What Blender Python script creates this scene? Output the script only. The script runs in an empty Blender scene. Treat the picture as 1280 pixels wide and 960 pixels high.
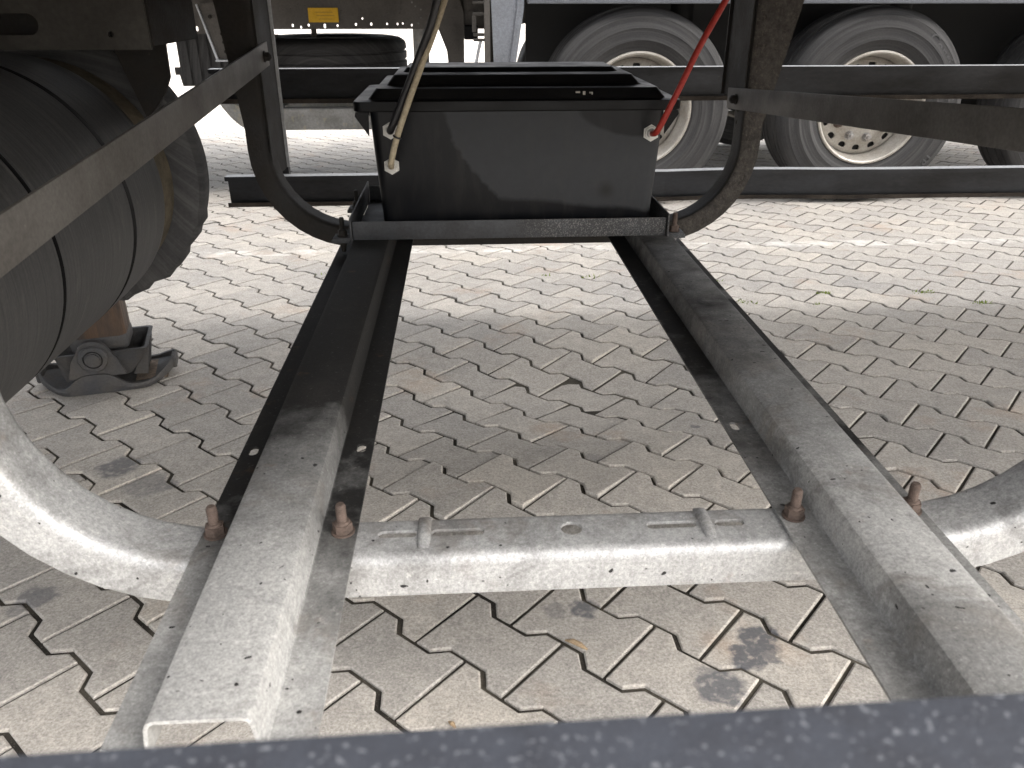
import bpy, bmesh, math, random
from mathutils import Vector, Matrix
random.seed(7)
R = math.radians
sc = bpy.context.scene
C = sc.collection
PI = math.pi

# ------------------------------------------------------------------ camera, sky, sun, exposure
cam_d = bpy.data.cameras.new('camera'); cam = bpy.data.objects.new('camera', cam_d); C.objects.link(cam)
sc.camera = cam
cam.location = (0, 0, 1.0)
cam.rotation_euler = (R(90 - 25.966), 0, R(-3.3445))
cam_d.sensor_width = 36.0; cam_d.lens = 28.125
cam_d.clip_start = 0.02; cam_d.clip_end = 3000
cam_d.dof.use_dof = True; cam_d.dof.focus_distance = 1.75; cam_d.dof.aperture_fstop = 11.0

SUN_EL, SUN_AZ = 43, 121          # azimuth measured from +Y towards +X
w = bpy.data.worlds.new('World'); sc.world = w; w.use_nodes = True
nt = w.node_tree; bg = nt.nodes['Background']
sky = nt.nodes.new('ShaderNodeTexSky'); sky.sky_type = 'NISHITA'; sky.sun_disc = False
sky.sun_elevation = R(SUN_EL); sky.sun_rotation = R(SUN_AZ)
sky.air_density = 1.0; sky.dust_density = 6.0; sky.ozone_density = 1.0
hsv = nt.nodes.new('ShaderNodeHueSaturation'); hsv.inputs['Saturation'].default_value = 0.3      # overcast: the blue is veiled
nt.links.new(sky.outputs[0], hsv.inputs['Color']); nt.links.new(hsv.outputs[0], bg.inputs[0]); bg.inputs[1].default_value = 0.15
sd = bpy.data.lights.new('sun', 'SUN'); sun = bpy.data.objects.new('sun', sd); C.objects.link(sun)
sd.energy = 1.2; sd.angle = R(150); sd.color = (1.0, 0.94, 0.86)
sdir = Vector((math.sin(R(SUN_AZ)) * math.cos(R(SUN_EL)), math.cos(R(SUN_AZ)) * math.cos(R(SUN_EL)), math.sin(R(SUN_EL))))
sun.rotation_euler = sdir.to_track_quat('Z', 'Y').to_euler()
sc.view_settings.view_transform = 'Standard'; sc.view_settings.look = 'None'
sc.view_settings.gamma = 1.0; sc.view_settings.use_curve_mapping = False
sc.view_settings.exposure = 2.25

# ------------------------------------------------------------------ materials
def mat(name, base, rough=0.6, metal=0.0, spec=0.5):
    m = bpy.data.materials.new(name); m.use_nodes = True
    b = m.node_tree.nodes['Principled BSDF']
    b.inputs['Base Color'].default_value = (*base, 1); b.inputs['Roughness'].default_value = rough
    b.inputs['Metallic'].default_value = metal
    b.inputs['Specular IOR Level'].default_value = spec
    return m
class NT:
    def __init__(s, m):
        s.t = m.node_tree; s.b = s.t.nodes['Principled BSDF']
    def n(s, typ, **kw):
        x = s.t.nodes.new(typ)
        for k, v in kw.items(): setattr(x, k, v)
        return x
    def l(s, a, b): s.t.links.new(a, b)
    def pos(s): return s.n('ShaderNodeNewGeometry').outputs['Position']
    def objc(s): return s.n('ShaderNodeTexCoord').outputs['Object']
    def scale(s, v, sc3):
        m = s.n('ShaderNodeMapping'); s.l(v, m.inputs['Vector']); m.inputs['Scale'].default_value = sc3; return m.outputs[0]
    def noise(s, v, scale, detail=4, rough=0.55, dist=0):
        x = s.n('ShaderNodeTexNoise'); x.inputs['Scale'].default_value = scale; x.inputs['Detail'].default_value = detail
        x.inputs['Roughness'].default_value = rough; x.inputs['Distortion'].default_value = dist
        s.l(v, x.inputs['Vector']); return x.outputs['Fac']
    def ramp(s, f, stops, interp='LINEAR'):
        r = s.n('ShaderNodeValToRGB'); e = r.color_ramp.elements; r.color_ramp.interpolation = interp
        while len(e) < len(stops): e.new(0.5)
        for el, (p, c) in zip(e, stops):
            el.position = p; el.color = (c, c, c, 1) if not hasattr(c, '__len__') else (*c, 1)
        s.l(f, r.inputs[0]); return r.outputs[0]
    def mix(s, f, a, b, mode='MIX'):
        x = s.n('ShaderNodeMix'); x.data_type = 'RGBA'; x.blend_type = mode
        if isinstance(f, (int, float)): x.inputs[0].default_value = f
        else: s.l(f, x.inputs[0])
        for i, v in ((6, a), (7, b)):
            if hasattr(v, 'is_linked'): s.l(v, x.inputs[i])
            else: x.inputs[i].default_value = (*v, 1)
        return x.outputs[2]
    def math(s, op, a, b=0.0, c=None):
        x = s.n('ShaderNodeMath', operation=op)
        for i, v in enumerate((a, b) if c is None else (a, b, c)):
            if hasattr(v, 'is_linked'): s.l(v, x.inputs[i])
            else: x.inputs[i].default_value = v
        return x.outputs[0]
    def bump(s, h, strength=0.3, dist=0.002):
        x = s.n('ShaderNodeBump'); x.inputs['Strength'].default_value = strength; x.inputs['Distance'].default_value = dist
        s.l(h, x.inputs['Height']); s.l(x.outputs[0], s.b.inputs['Normal'])
    def color(s, c): s.l(c, s.b.inputs['Base Color'])
    def rough(s, c): s.l(c, s.b.inputs['Roughness'])

def worn(name, base, dark, rough=0.55, metal=0.0, sc_big=6, sc_fine=120, amount=0.5, speck=None, bump=0.15, space='obj', streak=(1, 1, 1)):
    """painted or coated surface with grime patches, fine grain and pale specks"""
    m = mat(name, base, rough, metal, 0.3); t = NT(m)
    v = t.scale(t.objc() if space == 'obj' else t.pos(), streak)
    big = t.ramp(t.noise(v, sc_big, 6, 0.62), [(0.36, 0.0), (0.66, 1.0)])
    fine = t.noise(v, sc_fine, 3, 0.6)
    c = t.mix(t.math('MULTIPLY', big, amount), base, dark)
    c = t.mix(0.35, c, t.ramp(fine, [(0.3, 0.25), (0.7, 0.75)]), 'OVERLAY')
    if speck:
        sp = t.ramp(t.noise(v, speck[0], 2, 0.5), [(speck[1], 0.0), (speck[1] + 0.05, 1.0)])
        c = t.mix(t.math('MULTIPLY', sp, speck[3] if len(speck) > 3 else 0.7), c, speck[2])
    t.color(c)
    t.rough(t.ramp(big, [(0, max(0.05, rough - 0.08)), (1, min(1, rough + 0.15))]))
    t.bump(t.math('ADD', fine, t.math('MULTIPLY', big, 0.6)), bump, 0.002)
    return m

def galvanised(name, clean, grime, y0, y1, metal=0.35, rough=0.5, rust=True, low=None, left=0.0):
    """zinc coated steel; road film gathers along world Y between y0 (clean) and y1 (black), edge broken up by noise"""
    m = mat(name, clean, rough, metal); t = NT(m); p = t.pos()
    sep = t.n('ShaderNodeSeparateXYZ'); t.l(p, sep.inputs[0])
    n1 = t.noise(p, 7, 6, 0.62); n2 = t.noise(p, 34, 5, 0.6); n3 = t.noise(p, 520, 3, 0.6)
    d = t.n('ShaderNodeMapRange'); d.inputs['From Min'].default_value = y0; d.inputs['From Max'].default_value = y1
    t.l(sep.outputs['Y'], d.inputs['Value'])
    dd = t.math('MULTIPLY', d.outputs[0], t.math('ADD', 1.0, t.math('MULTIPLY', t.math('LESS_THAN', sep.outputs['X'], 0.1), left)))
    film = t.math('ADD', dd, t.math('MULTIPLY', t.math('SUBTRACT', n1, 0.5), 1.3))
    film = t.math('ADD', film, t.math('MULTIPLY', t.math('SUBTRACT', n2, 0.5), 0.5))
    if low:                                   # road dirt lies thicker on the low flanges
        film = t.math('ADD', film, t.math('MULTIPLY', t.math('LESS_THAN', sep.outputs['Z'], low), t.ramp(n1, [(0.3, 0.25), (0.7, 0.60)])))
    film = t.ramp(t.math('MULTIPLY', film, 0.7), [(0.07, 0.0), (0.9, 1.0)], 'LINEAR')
    drip = t.ramp(t.noise(t.scale(p, (1, 1, 0.6)), 19, 6, 0.7, 0.8), [(0.48, 0.0), (0.62, 1.0)])
    patch = t.ramp(t.noise(t.scale(p, (1, 1, 1.3)), 5.2, 6, 0.66, 0.5), [(0.47, 0.0), (0.56, 0.45), (0.72, 0.68)])
    film = t.math('MAXIMUM', film, patch)
    film = t.math('MAXIMUM', film, t.math('MULTIPLY', drip, t.ramp(n1, [(0.42, 0.0), (0.62, 0.45)])))
    sp = t.ramp(t.noise(p, 75, 3, 0.55), [(0.3, (0.93, 0.93, 0.935)), (0.7, (1.07, 1.07, 1.065))])
    c = t.mix(1.0, clean, sp, 'MULTIPLY')
    c = t.mix(film, c, grime)
    c = t.mix(0.5, c, t.ramp(n3, [(0.3, 0.28), (0.72, 0.72)]), 'OVERLAY')
    fl = t.ramp(t.noise(p, 170, 2, 0.5), [(0.66, 0.0), (0.72, 1.0)])
    c = t.mix(t.math('MULTIPLY', fl, t.math('SUBTRACT', 0.4, t.math('MULTIPLY', film, 0.34))), c, (0.62, 0.61, 0.58))
    if rust:
        br = t.ramp(t.noise(p, 8.5, 5, 0.68, 0.4), [(0.52, 0.0), (0.66, 0.55)])
        c = t.mix(t.math('MULTIPLY', br, t.ramp(film, [(0.0, 0.35), (0.35, 1.0), (0.8, 0.1)])), c, (0.17, 0.145, 0.12))
        ru = t.ramp(t.noise(p, 16, 4, 0.7), [(0.64, 0.0), (0.76, 1.0)])
        c = t.mix(t.math('MULTIPLY', ru, 0.28), c, (0.25, 0.13, 0.06))
    n4 = t.noise(p, 210, 3, 0.65)
    c = t.mix(0.55, c, t.ramp(n4, [(0.32, 0.30), (0.5, 0.5), (0.70, 0.72)]), 'OVERLAY')
    tar = t.ramp(t.noise(p, 120, 0, 0.5), [(0.825, 0.0), (0.84, 1.0)])
    c = t.mix(tar, c, (0.012, 0.012, 0.012))
    t.color(c); t.rough(t.ramp(film, [(0, rough), (1, 0.7)]))
    t.bump(t.math('ADD', n3, t.math('MULTIPLY', n2, 0.8)), 0.22, 0.0015)
    return m

def paver_material():
    m = mat('paver_concrete', (0.4, 0.37, 0.33), 0.85, 0, 0.25); t = NT(m); p = t.pos()
    at = t.n('ShaderNodeAttribute', attribute_name='rnd').outputs['Fac']
    oi = t.n('ShaderNodeObjectInfo').outputs['Random']
    rnd = t.math('FRACT', t.math('ADD', at, oi))
    base = t.ramp(rnd, [(0.0, (0.37, 0.352, 0.325)), (0.35, (0.40, 0.378, 0.345)), (0.7, (0.43, 0.405, 0.368)), (1.0, (0.46, 0.43, 0.385))])
    blot = t.noise(p, 2.2, 5, 0.6); fine = t.noise(p, 240, 3, 0.65); mid = t.noise(p, 26, 5, 0.62)
    c = t.mix(1.0, base, t.ramp(blot, [(0.3, (0.86, 0.86, 0.87)), (0.7, (1.08, 1.06, 1.04))]), 'MULTIPLY')
    c = t.mix(1.0, c, t.ramp(mid, [(0.25, (0.84,) * 3), (0.75, (1.12,) * 3)]), 'MULTIPLY')
    c = t.mix(0.55, c, t.ramp(fine, [(0.25, 0.22), (0.5, 0.5), (0.8, 0.82)]), 'OVERLAY')
    grit = t.ramp(t.noise(p, 420, 1, 0.5), [(0.70, 0.0), (0.76, 1.0)])
    c = t.mix(t.math('MULTIPLY', grit, 0.55), c, (0.10, 0.095, 0.09))
    sp2 = t.noise(p, 150, 4, 0.75)
    c = t.mix(0.6, c, t.ramp(sp2, [(0.28, 0.26), (0.5, 0.5), (0.72, 0.74)]), 'OVERLAY')
    pits = t.ramp(t.noise(p, 190, 1, 0.5), [(0.74, 0.0), (0.78, 1.0)])
    c = t.mix(t.math('MULTIPLY', pits, 0.5), c, (0.12, 0.11, 0.10))
    # rusty run-off tints
    ru = t.ramp(t.noise(p, 3.1, 4, 0.65), [(0.58, 0.0), (0.74, 1.0)])
    c = t.mix(t.math('MULTIPLY', ru, 0.34), c, (0.40, 0.24, 0.13))
    # sandy film washed into the settled hollow
    sep = t.n('ShaderNodeSeparateXYZ'); t.l(p, sep.inputs[0])
    # oil and tar blots with ragged outlines
    warp = t.n('ShaderNodeVectorMath', operation='ADD'); nz = t.n('ShaderNodeTexNoise'); nz.inputs['Scale'].default_value = 38; nz.inputs['Detail'].default_value = 4
    t.l(p, nz.inputs['Vector'])
    sc_ = t.n('ShaderNodeVectorMath', operation='MULTIPLY_ADD'); t.l(nz.outputs['Color'], sc_.inputs[0])
    sc_.inputs[1].default_value = (0.05, 0.05, 0.0); t.l(p, sc_.inputs[2])
    tot = None
    for (bx_, by_, br_, k) in BLOTS:
        dn = t.n('ShaderNodeVectorMath', operation='DISTANCE'); t.l(sc_.outputs[0], dn.inputs[0]); dn.inputs[1].default_value = (bx_ + 0.025, by_ + 0.025, ground_z(bx_, by_))
        mr = t.n('ShaderNodeMapRange'); mr.inputs['From Min'].default_value = br_; mr.inputs['From Max'].default_value = br_ * 0.72
        mr.inputs['To Max'].default_value = k
        t.l(dn.outputs['Value'], mr.inputs['Value'])
        tot = mr.outputs[0] if tot is None else t.math('MAXIMUM', tot, mr.outputs[0])
    brk = t.ramp(t.noise(p, 60, 4, 0.7), [(0.36, 0.35), (0.48, 1.0)])
    c = t.mix(t.math('MULTIPLY', tot, brk), c, (0.085, 0.09, 0.105))
    # faded painted bay line across the yard
    yl = t.math('SUBTRACT', sep.outputs['Y'], t.math('ADD', 3.66, t.math('MULTIPLY', sep.outputs['X'], -0.012)))
    band = t.math('LESS_THAN', t.math('ABSOLUTE', yl), 0.05)
    band = t.math('MULTIPLY', band, t.ramp(t.noise(p, 9, 5, 0.7), [(0.42, 0.0), (0.6, 0.55)]))
    c = t.mix(band, c, (0.72, 0.70, 0.66))
    t.color(c)
    t.bump(t.math('ADD', t.math('MULTIPLY', fine, 0.7), mid), 0.35, 0.0022)
    return m

# ------------------------------------------------------------------ mesh helpers
def mesh_obj(name, verts, faces, m=None, parent=None, smooth=False, loc=None, auto=None):
    me = bpy.data.meshes.new(name); me.from_pydata([tuple(v) for v in verts], [], faces); me.update()
    return from_mesh(name, me, m, parent, smooth, loc, auto)
def from_mesh(name, me, m=None, parent=None, smooth=False, loc=None, auto=None):
    o = bpy.data.objects.new(name, me); C.objects.link(o)
    if m: me.materials.append(m)
    if smooth or auto is not None:
        me.polygons.foreach_set('use_smooth', [True] * len(me.polygons))
        if auto is not None: me.set_sharp_from_angle(angle=R(auto))
    if parent: o.parent = parent
    if loc is not None: o.location = loc
    return o
def bm_obj(name, bm, m=None, parent=None, smooth=False, loc=None, auto=None):
    bmesh.ops.recalc_face_normals(bm, faces=bm.faces)
    me = bpy.data.meshes.new(name); bm.to_mesh(me); bm.free()
    return from_mesh(name, me, m, parent, smooth, loc, auto)
def thing(name, label, cat, loc=(0, 0, 0), rz=0, group=None):
    o = bpy.data.objects.new(name, None); C.objects.link(o); o.location = loc; o.rotation_euler.z = rz
    o.empty_display_size = 0.1
    return tag(o, label, cat, group)
def tag(o, label, cat, group=None):
    o['label'] = label; o['category'] = cat
    if group: o['group'] = group
    return o
def box(bm, x0, x1, y0, y1, z0, z1, bev=0.0, seg=2, mtx=None):
    r = bmesh.ops.create_cube(bm, size=1.0); vs = r['verts']
    for v in vs:
        v.co = Vector((x0 + (v.co.x + .5) * (x1 - x0), y0 + (v.co.y + .5) * (y1 - y0), z0 + (v.co.z + .5) * (z1 - z0)))
    if mtx is not None:
        for v in vs: v.co = mtx @ v.co
    if bev > 0:
        es = list({e for v in vs for e in v.link_edges})
        bmesh.ops.bevel(bm, geom=es, offset=bev, segments=seg, profile=0.5, affect='EDGES')
def cyl(bm, p0, p1, r0, r1=None, n=16, caps=True):
    p0, p1 = Vector(p0), Vector(p1); r1 = r0 if r1 is None else r1
    d = p1 - p0; q = d.to_track_quat('Z', 'Y'); M = Matrix.Translation((p0 + p1) / 2) @ q.to_matrix().to_4x4()
    bmesh.ops.create_cone(bm, cap_ends=caps, segments=n, radius1=r0, radius2=r1, depth=d.length, matrix=M)
def prism(bm, poly, z0, z1, mtx=None):
    """extrude a 2D polygon along local z"""
    a = [bm.verts.new((x, y, z0)) for x, y in poly]; b = [bm.verts.new((x, y, z1)) for x, y in poly]
    n = len(poly)
    bm.faces.new(a[::-1]); bm.faces.new(b)
    for i in range(n): bm.faces.new((a[i], a[(i + 1) % n], b[(i + 1) % n], b[i]))
    if mtx is not None:
        for v in a + b: v.co = mtx @ v.co
def lathe(bm, prof, axis='y', n=64, closed=False, mtx=None):
    """revolve (radius, along) pairs about an axis"""
    rings = []
    for i in range(n):
        a = 2 * PI * i / n; ca, sa = math.cos(a), math.sin(a); ring = []
        for r, h in prof:
            co = Vector((r * ca, h, r * sa)) if axis == 'y' else Vector((r * ca, r * sa, h))
            ring.append(bm.verts.new(mtx @ co if mtx is not None else co))
        rings.append(ring)
    m = len(prof)
    for i in range(n):
        A, B = rings[i], rings[(i + 1) % n]
        for j in range(m if closed else m - 1):
            k = (j + 1) % m
            bm.faces.new((A[j], A[k], B[k], B[j]))
def catmull(pts, sub=8):
    pts = [Vector(p) for p in pts]; out = []
    P = [pts[0] * 2 - pts[1]] + pts + [pts[-1] * 2 - pts[-2]]
    for i in range(1, len(P) - 2):
        for k in range(sub):
            t = k / sub; a, b, c, d = P[i - 1], P[i], P[i + 1], P[i + 2]
            out.append(0.5 * ((2 * b) + (c - a) * t + (2 * a - 5 * b + 4 * c - d) * t * t + (3 * b - a - 3 * c + d) * t ** 3))
    out.append(pts[-1]); return out
def tube(bm, pts, r, n=12):
    pts = [Vector(p) for p in pts]; rings = []; up = Vector((0, 1, 0.01))
    for i, p in enumerate(pts):
        d = (pts[min(i + 1, len(pts) - 1)] - pts[max(i - 1, 0)]).normalized()
        s = d.cross(up).normalized(); u = s.cross(d)
        rings.append([bm.verts.new(p + (s * math.cos(2 * PI * k / n) + u * math.sin(2 * PI * k / n)) * r) for k in range(n)])
    for a, b in zip(rings, rings[1:]):
        for k in range(n): bm.faces.new((a[k], a[(k + 1) % n], b[(k + 1) % n], b[k]))
    bm.faces.new(rings[0][::-1]); bm.faces.new(rings[-1])
def stadium(cx, cy, lx, ly, n=8):
    """slot outline centred cx,cy with overall size lx, ly"""
    out = []; r = min(lx, ly) / 2; dx, dy = lx / 2 - r, ly / 2 - r
    for i in range(4 * n):
        a = 2 * PI * (i + 0.5) / (4 * n)
        out.append((cx + math.copysign(dx, math.cos(a)) + r * math.cos(a), cy + math.copysign(dy, math.sin(a)) + r * math.sin(a)))
    return out
def cut(o, bm):
    """subtract the shapes in bm from a mesh object, for punched holes and slots"""
    bmesh.ops.recalc_face_normals(bm, faces=bm.faces)
    me = bpy.data.meshes.new('punch'); bm.to_mesh(me); bm.free()
    bpy.context.view_layer.update()
    c = bpy.data.objects.new('punch', me); C.objects.link(c); c.matrix_world = o.matrix_world.copy()
    bpy.context.view_layer.update()
    md = o.modifiers.new('punch', 'BOOLEAN'); md.operation = 'DIFFERENCE'; md.solver = 'EXACT'; md.object = c
    md.use_self = False
    dg = bpy.context.evaluated_depsgraph_get()
    new = bpy.data.meshes.new_from_object(o.evaluated_get(dg))
    o.modifiers.clear(); old = o.data; o.data = new
    bpy.data.objects.remove(c); bpy.data.meshes.remove(me)
    new.name = old.name
    return o
def finish(o, auto=40):
    me = o.data; me.polygons.foreach_set('use_smooth', [True] * len(me.polygons)); me.set_sharp_from_angle(angle=R(auto)); me.update()

# ------------------------------------------------------------------ ground
def ground_z(x, y):
    z = 0.004 * x - 0.0296 * (y - 1)
    z += 0.024 * math.exp(-((x - .05) / .5) ** 2 - ((y - 1.5) / .22) ** 2)
    z -= 0.036 * math.exp(-((x - .35) / .45) ** 2 - ((y - 2.08) / .25) ** 2)
    return z
#          x      y     radius strength
BLOTS = [(0.487, 1.021, .040, .85), (0.452, 0.980, .036, .85), (0.385, 0.918, .046, .8), (0.489, 0.984, .022, .7),
         (0.197, 1.12, .030, .75), (0.14, 1.113, .024, .35), (-0.851, 1.695, .055, .7), (-0.75, 1.608, .06, .4), (-0.71, 1.599, .034, .5),
         (-0.816, 1.214, .040, .6), (-0.83, 1.183, .03, .4), (0.594, 1.824, .014, .6), (0.30, 1.65, .03, .3)]
M_paver = paver_material()
def sand_material():
    m = mat('joint_sand', (0.06, 0.055, 0.05), 0.95, 0, 0.1); t = NT(m); p = t.pos()
    n = t.noise(p, 300, 3, 0.7); b = t.noise(p, 5, 4, 0.6)
    c = t.mix(t.ramp(b, [(0.4, 0.0), (0.65, 1.0)]), (0.035, 0.032, 0.028), (0.12, 0.108, 0.088))
    c = t.mix(t.ramp(n, [(0.58, 0.0), (0.70, 0.7)]), c, (0.22, 0.20, 0.17)); t.color(c)
    t.bump(n, 0.8, 0.004); return m
M_sand = sand_material()

L_, ANG, P_ = 0.19816, -0.758, 0.1385
O_ = Vector((-0.0744, 0.9426)); A_ = Vector((math.cos(ANG), math.sin(ANG))) * L_
N_ = Vector((-A_.y, A_.x)).normalized() * P_; B_ = A_ / 2 + N_
J = 0.0043                                   # half joint
def paver_outline(inset):
    W, wst, s = 0.165 / 2 - J - inset, 0.112 / 2 - J - inset, 0.0365
    e = L_ / 2 - J * 0.8 - inset
    k = 0.414 * (J + inset)
    q = [(e, W), (L_ / 2 - s + k, W), (L_ / 2 - s - 0.0255 + k, wst)]
    q2 = [(-x, y) for x, y in q[::-1]]
    top = q + q2
    return top + [(-x, -y) for x, y in top]
def paver_mesh(name):
    o1, o0 = paver_outline(0.0030), paver_outline(0.0)
    n = len(o1)
    V = [(x, y, 0) for x, y in o1] + [(x, y, -0.0018) for x, y in o0] + [(x, y, -0.03) for x, y in o0]
    F = [tuple(range(n))]
    for k in (0, n):
        for i in range(n):
            j = (i + 1) % n; F.append((k + j, k + i, k + n + i, k + n + j))
    return V, F
PV, PF = paver_mesh('paver')
ca, sa = math.cos(ANG), math.sin(ANG)
camM = cam.rotation_euler.to_matrix()
def px(x, y, z):
    d = camM.transposed() @ (Vector((x, y, z)) - cam.location)
    if d.z > -0.05: return None
    return 640 + 1000 * d.x / -d.z, 480 - 1000 * d.y / -d.z
cells = []
for c in range(-80, 170):
    for k in range(-140, 60):
        p = O_ + A_ * (k + 0.5) + B_ * c
        if not (-5.2 < p.x < 6.5 and -0.6 < p.y < 13.5): continue
        if p.y > 6 and abs(p.x - 0.06 * p.y) > 1.0 + 0.62 * p.y: continue
        cells.append((p.x, p.y))
def tilt(x, y):
    h = 0.05
    return math.atan2(ground_z(x, y + h) - ground_z(x, y - h), 2 * h), -math.atan2(ground_z(x + h, y) - ground_z(x - h, y), 2 * h)
def hidden(q):                               # covered by the near guard, carrier rails and bracket from the photograph's side
    return q[1] > 880 or (300 < q[0] < 420 and q[1] > 330)
vis = []
rest = []
for x, y in cells:
    q = px(x, y, ground_z(x, y))
    if q and -20 < q[0] < 1300 and 215 < q[1] < 935 and not hidden(q): vis.append((y, x))
    else: rest.append((x, y))
vis.sort(); near = [(x, y) for y, x in vis[:300]]; rest += [(x, y) for y, x in vis[300:]]
bed_bm = bmesh.new()
gx = [-60, -30, -12, -6, -4, -2] + [-1.5 + 0.1 * i for i in range(36)] + [2.5, 4, 7, 12, 30, 60]
gy = [-40, -10, -2, 0] + [0.5 + 0.1 * i for i in range(32)] + [4.5, 6, 9, 14, 20, 29, 80, 160, 400]
gv = {}
for i, x in enumerate(gx):
    for j, y in enumerate(gy):
        fill = math.exp(-((x - .05) / .45) ** 2 - ((y - 2.42) / .16) ** 2) + .9 * math.exp(-((x + .95) / .35) ** 2 - ((y - 2.5) / .16) ** 2)
        gv[i, j] = bed_bm.verts.new((x, y, ground_z(x, min(y, 29)) - 0.0060 + .0025 * fill))
for i in range(len(gx) - 1):
    for j in range(len(gy) - 1): bed_bm.faces.new((gv[i, j], gv[i + 1, j], gv[i + 1, j + 1], gv[i, j + 1]))
bed = bm_obj('pavement', bed_bm, M_sand, smooth=True); bed['kind'] = 'structure'
# far yard beyond the modelled courses, too distant to tell stones apart
yv = []; yf = []
def sheet(x0, x1, y0, y1, nx=2, ny=2):
    b = len(yv)
    for i in range(nx + 1):
        for j in range(ny + 1):
            x, y = x0 + (x1 - x0) * i / nx, y0 + (y1 - y0) * j / ny
            yv.append((x, y, ground_z(x, min(y, 29)) - 0.003))
    for i in range(nx):
        for j in range(ny):
            a = b + i * (ny + 1) + j; yf.append((a, a + ny + 1, a + ny + 2, a + 1))
sheet(-60, 60, 13.4, 29, 4, 6); sheet(-60, 60, 29, 400, 2, 2); sheet(-60, -5.1, -40, 13.4, 2, 8); sheet(6.4, 60, -40, 13.4, 2, 8); sheet(-5.1, 6.4, -40, -0.55, 2, 3)
yard = mesh_obj('ground', yv, yf, M_paver); yard['kind'] = 'structure'

pm = bpy.data.meshes.new('paver'); pm.from_pydata(PV, [], PF); pm.materials.append(M_paver)
for x, y in near:
    o = bpy.data.objects.new('paver', pm); C.objects.link(o); o.parent = bed
    tx, ty = tilt(x, y)
    o.location = (x, y, ground_z(x, y) + random.gauss(0, 0.0009))
    o.rotation_euler = (Matrix.Rotation(tx + random.gauss(0, .006), 3, 'X') @ Matrix.Rotation(ty + random.gauss(0, .006), 3, 'Y') @ Matrix.Rotation(ANG + random.gauss(0, .006), 3, 'Z')).to_euler()
V = []; F = []; RN = []
for x, y in rest:
    b = len(V); tx, ty = tilt(x, y); zj = ground_z(x, y) + random.gauss(0, 0.0009); r = random.random()
    g1, g2 = random.gauss(0, .005), random.gauss(0, .005)
    full = y < 4 and abs(x) < 4
    n = len(PV) // 3
    vv = PV if full else PV[:2 * n]
    for (u, v_, h) in vv:
        xx, yy = u * ca - v_ * sa, u * sa + v_ * ca
        V.append((x + xx, y + yy, zj + h + yy * math.tan(tx + g1) - xx * math.tan(ty + g2)))
    for f in (PF if full else PF[:1 + n]):
        F.append(tuple(b + i for i in f)); RN.append(r)
st = mesh_obj('paver_field', V, F, M_paver, bed); st['kind'] = 'stuff'
at = st.data.attributes.new('rnd', 'FLOAT', 'FACE'); at.data.foreach_set('value', RN)

# ------------------------------------------------------------------ shared materials
ZB0 = 0.4565
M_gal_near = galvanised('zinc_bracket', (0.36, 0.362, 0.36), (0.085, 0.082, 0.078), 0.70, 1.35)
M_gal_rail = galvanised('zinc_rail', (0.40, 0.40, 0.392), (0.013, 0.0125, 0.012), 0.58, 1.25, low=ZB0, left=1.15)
M_black_steel = worn('grimy_black_steel', (0.009, 0.0082, 0.0075), (0.020, 0.0165, 0.013), 0.7, 0.0, 9, 160, 0.8, (90, 0.72, (0.045, 0.038, 0.03), .5), 0.5)
M_chip = worn('stone_chipped_steel', (0.05, 0.044, 0.038), (0.022, 0.02, 0.018), 0.75, 0.0, 60, 170, 0.8, (160, 0.60, (0.075, 0.064, 0.053), .6), 1.0)
M_brace = worn('brace_steel', (0.095, 0.089, 0.082), (0.05, 0.045, 0.04), 0.5, 0.15, 5, 180, 0.7, (150, 0.74, (0.16, 0.15, 0.14), .5), 0.15)
M_guard = worn('guard_steel', (0.026, 0.028, 0.033), (0.015, 0.0135, 0.012), 0.5, 0.2, 5, 90, 0.7, (60, 0.70, (0.06, 0.055, 0.05), .5), 0.2, streak=(0.5, 1, 1.4))
M_pale_edge = worn('pale_edge', (0.42, 0.43, 0.44), (0.2, 0.19, 0.18), 0.45, 0.4, 8, 90, 0.5)
M_guard_near = worn('anodised_guard', (0.040, 0.044, 0.054), (0.022, 0.024, 0.030), 0.45, 0.3, 40, 900, 0.9, (330, 0.62, (0.20, 0.21, 0.23), .4), 0.3)
M_rust = worn('rusty_bolt', (0.105, 0.076, 0.062), (0.055, 0.042, 0.036), 0.8, 0.1, 60, 400, 0.8, None, 0.5)
M_tube = worn('rusty_leg', (0.105, 0.066, 0.043), (0.035, 0.032, 0.031), 0.55, 0.15, 9, 120, 0.9, None, 0.3, streak=(3, 3, 0.5))
M_cast = worn('cast_foot', (0.045, 0.046, 0.05), (0.075, 0.068, 0.06), 0.6, 0.1, 16, 160, 0.7, (90, 0.71, (0.15, 0.13, 0.11), .5), 0.5)
M_dirt = worn('rusty_dirt', (0.16, 0.12, 0.09), (0.06, 0.05, 0.04), 0.9, 0.0, 30, 200, 0.9, None, 0.8)
M_rubber = worn('tyre_rubber', (0.027, 0.027, 0.0285), (0.050, 0.049, 0.0485), 0.75, 0.0, 5, 120, 0.7, (120, 0.74, (0.08, 0.078, 0.075), .4), 0.25)
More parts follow.
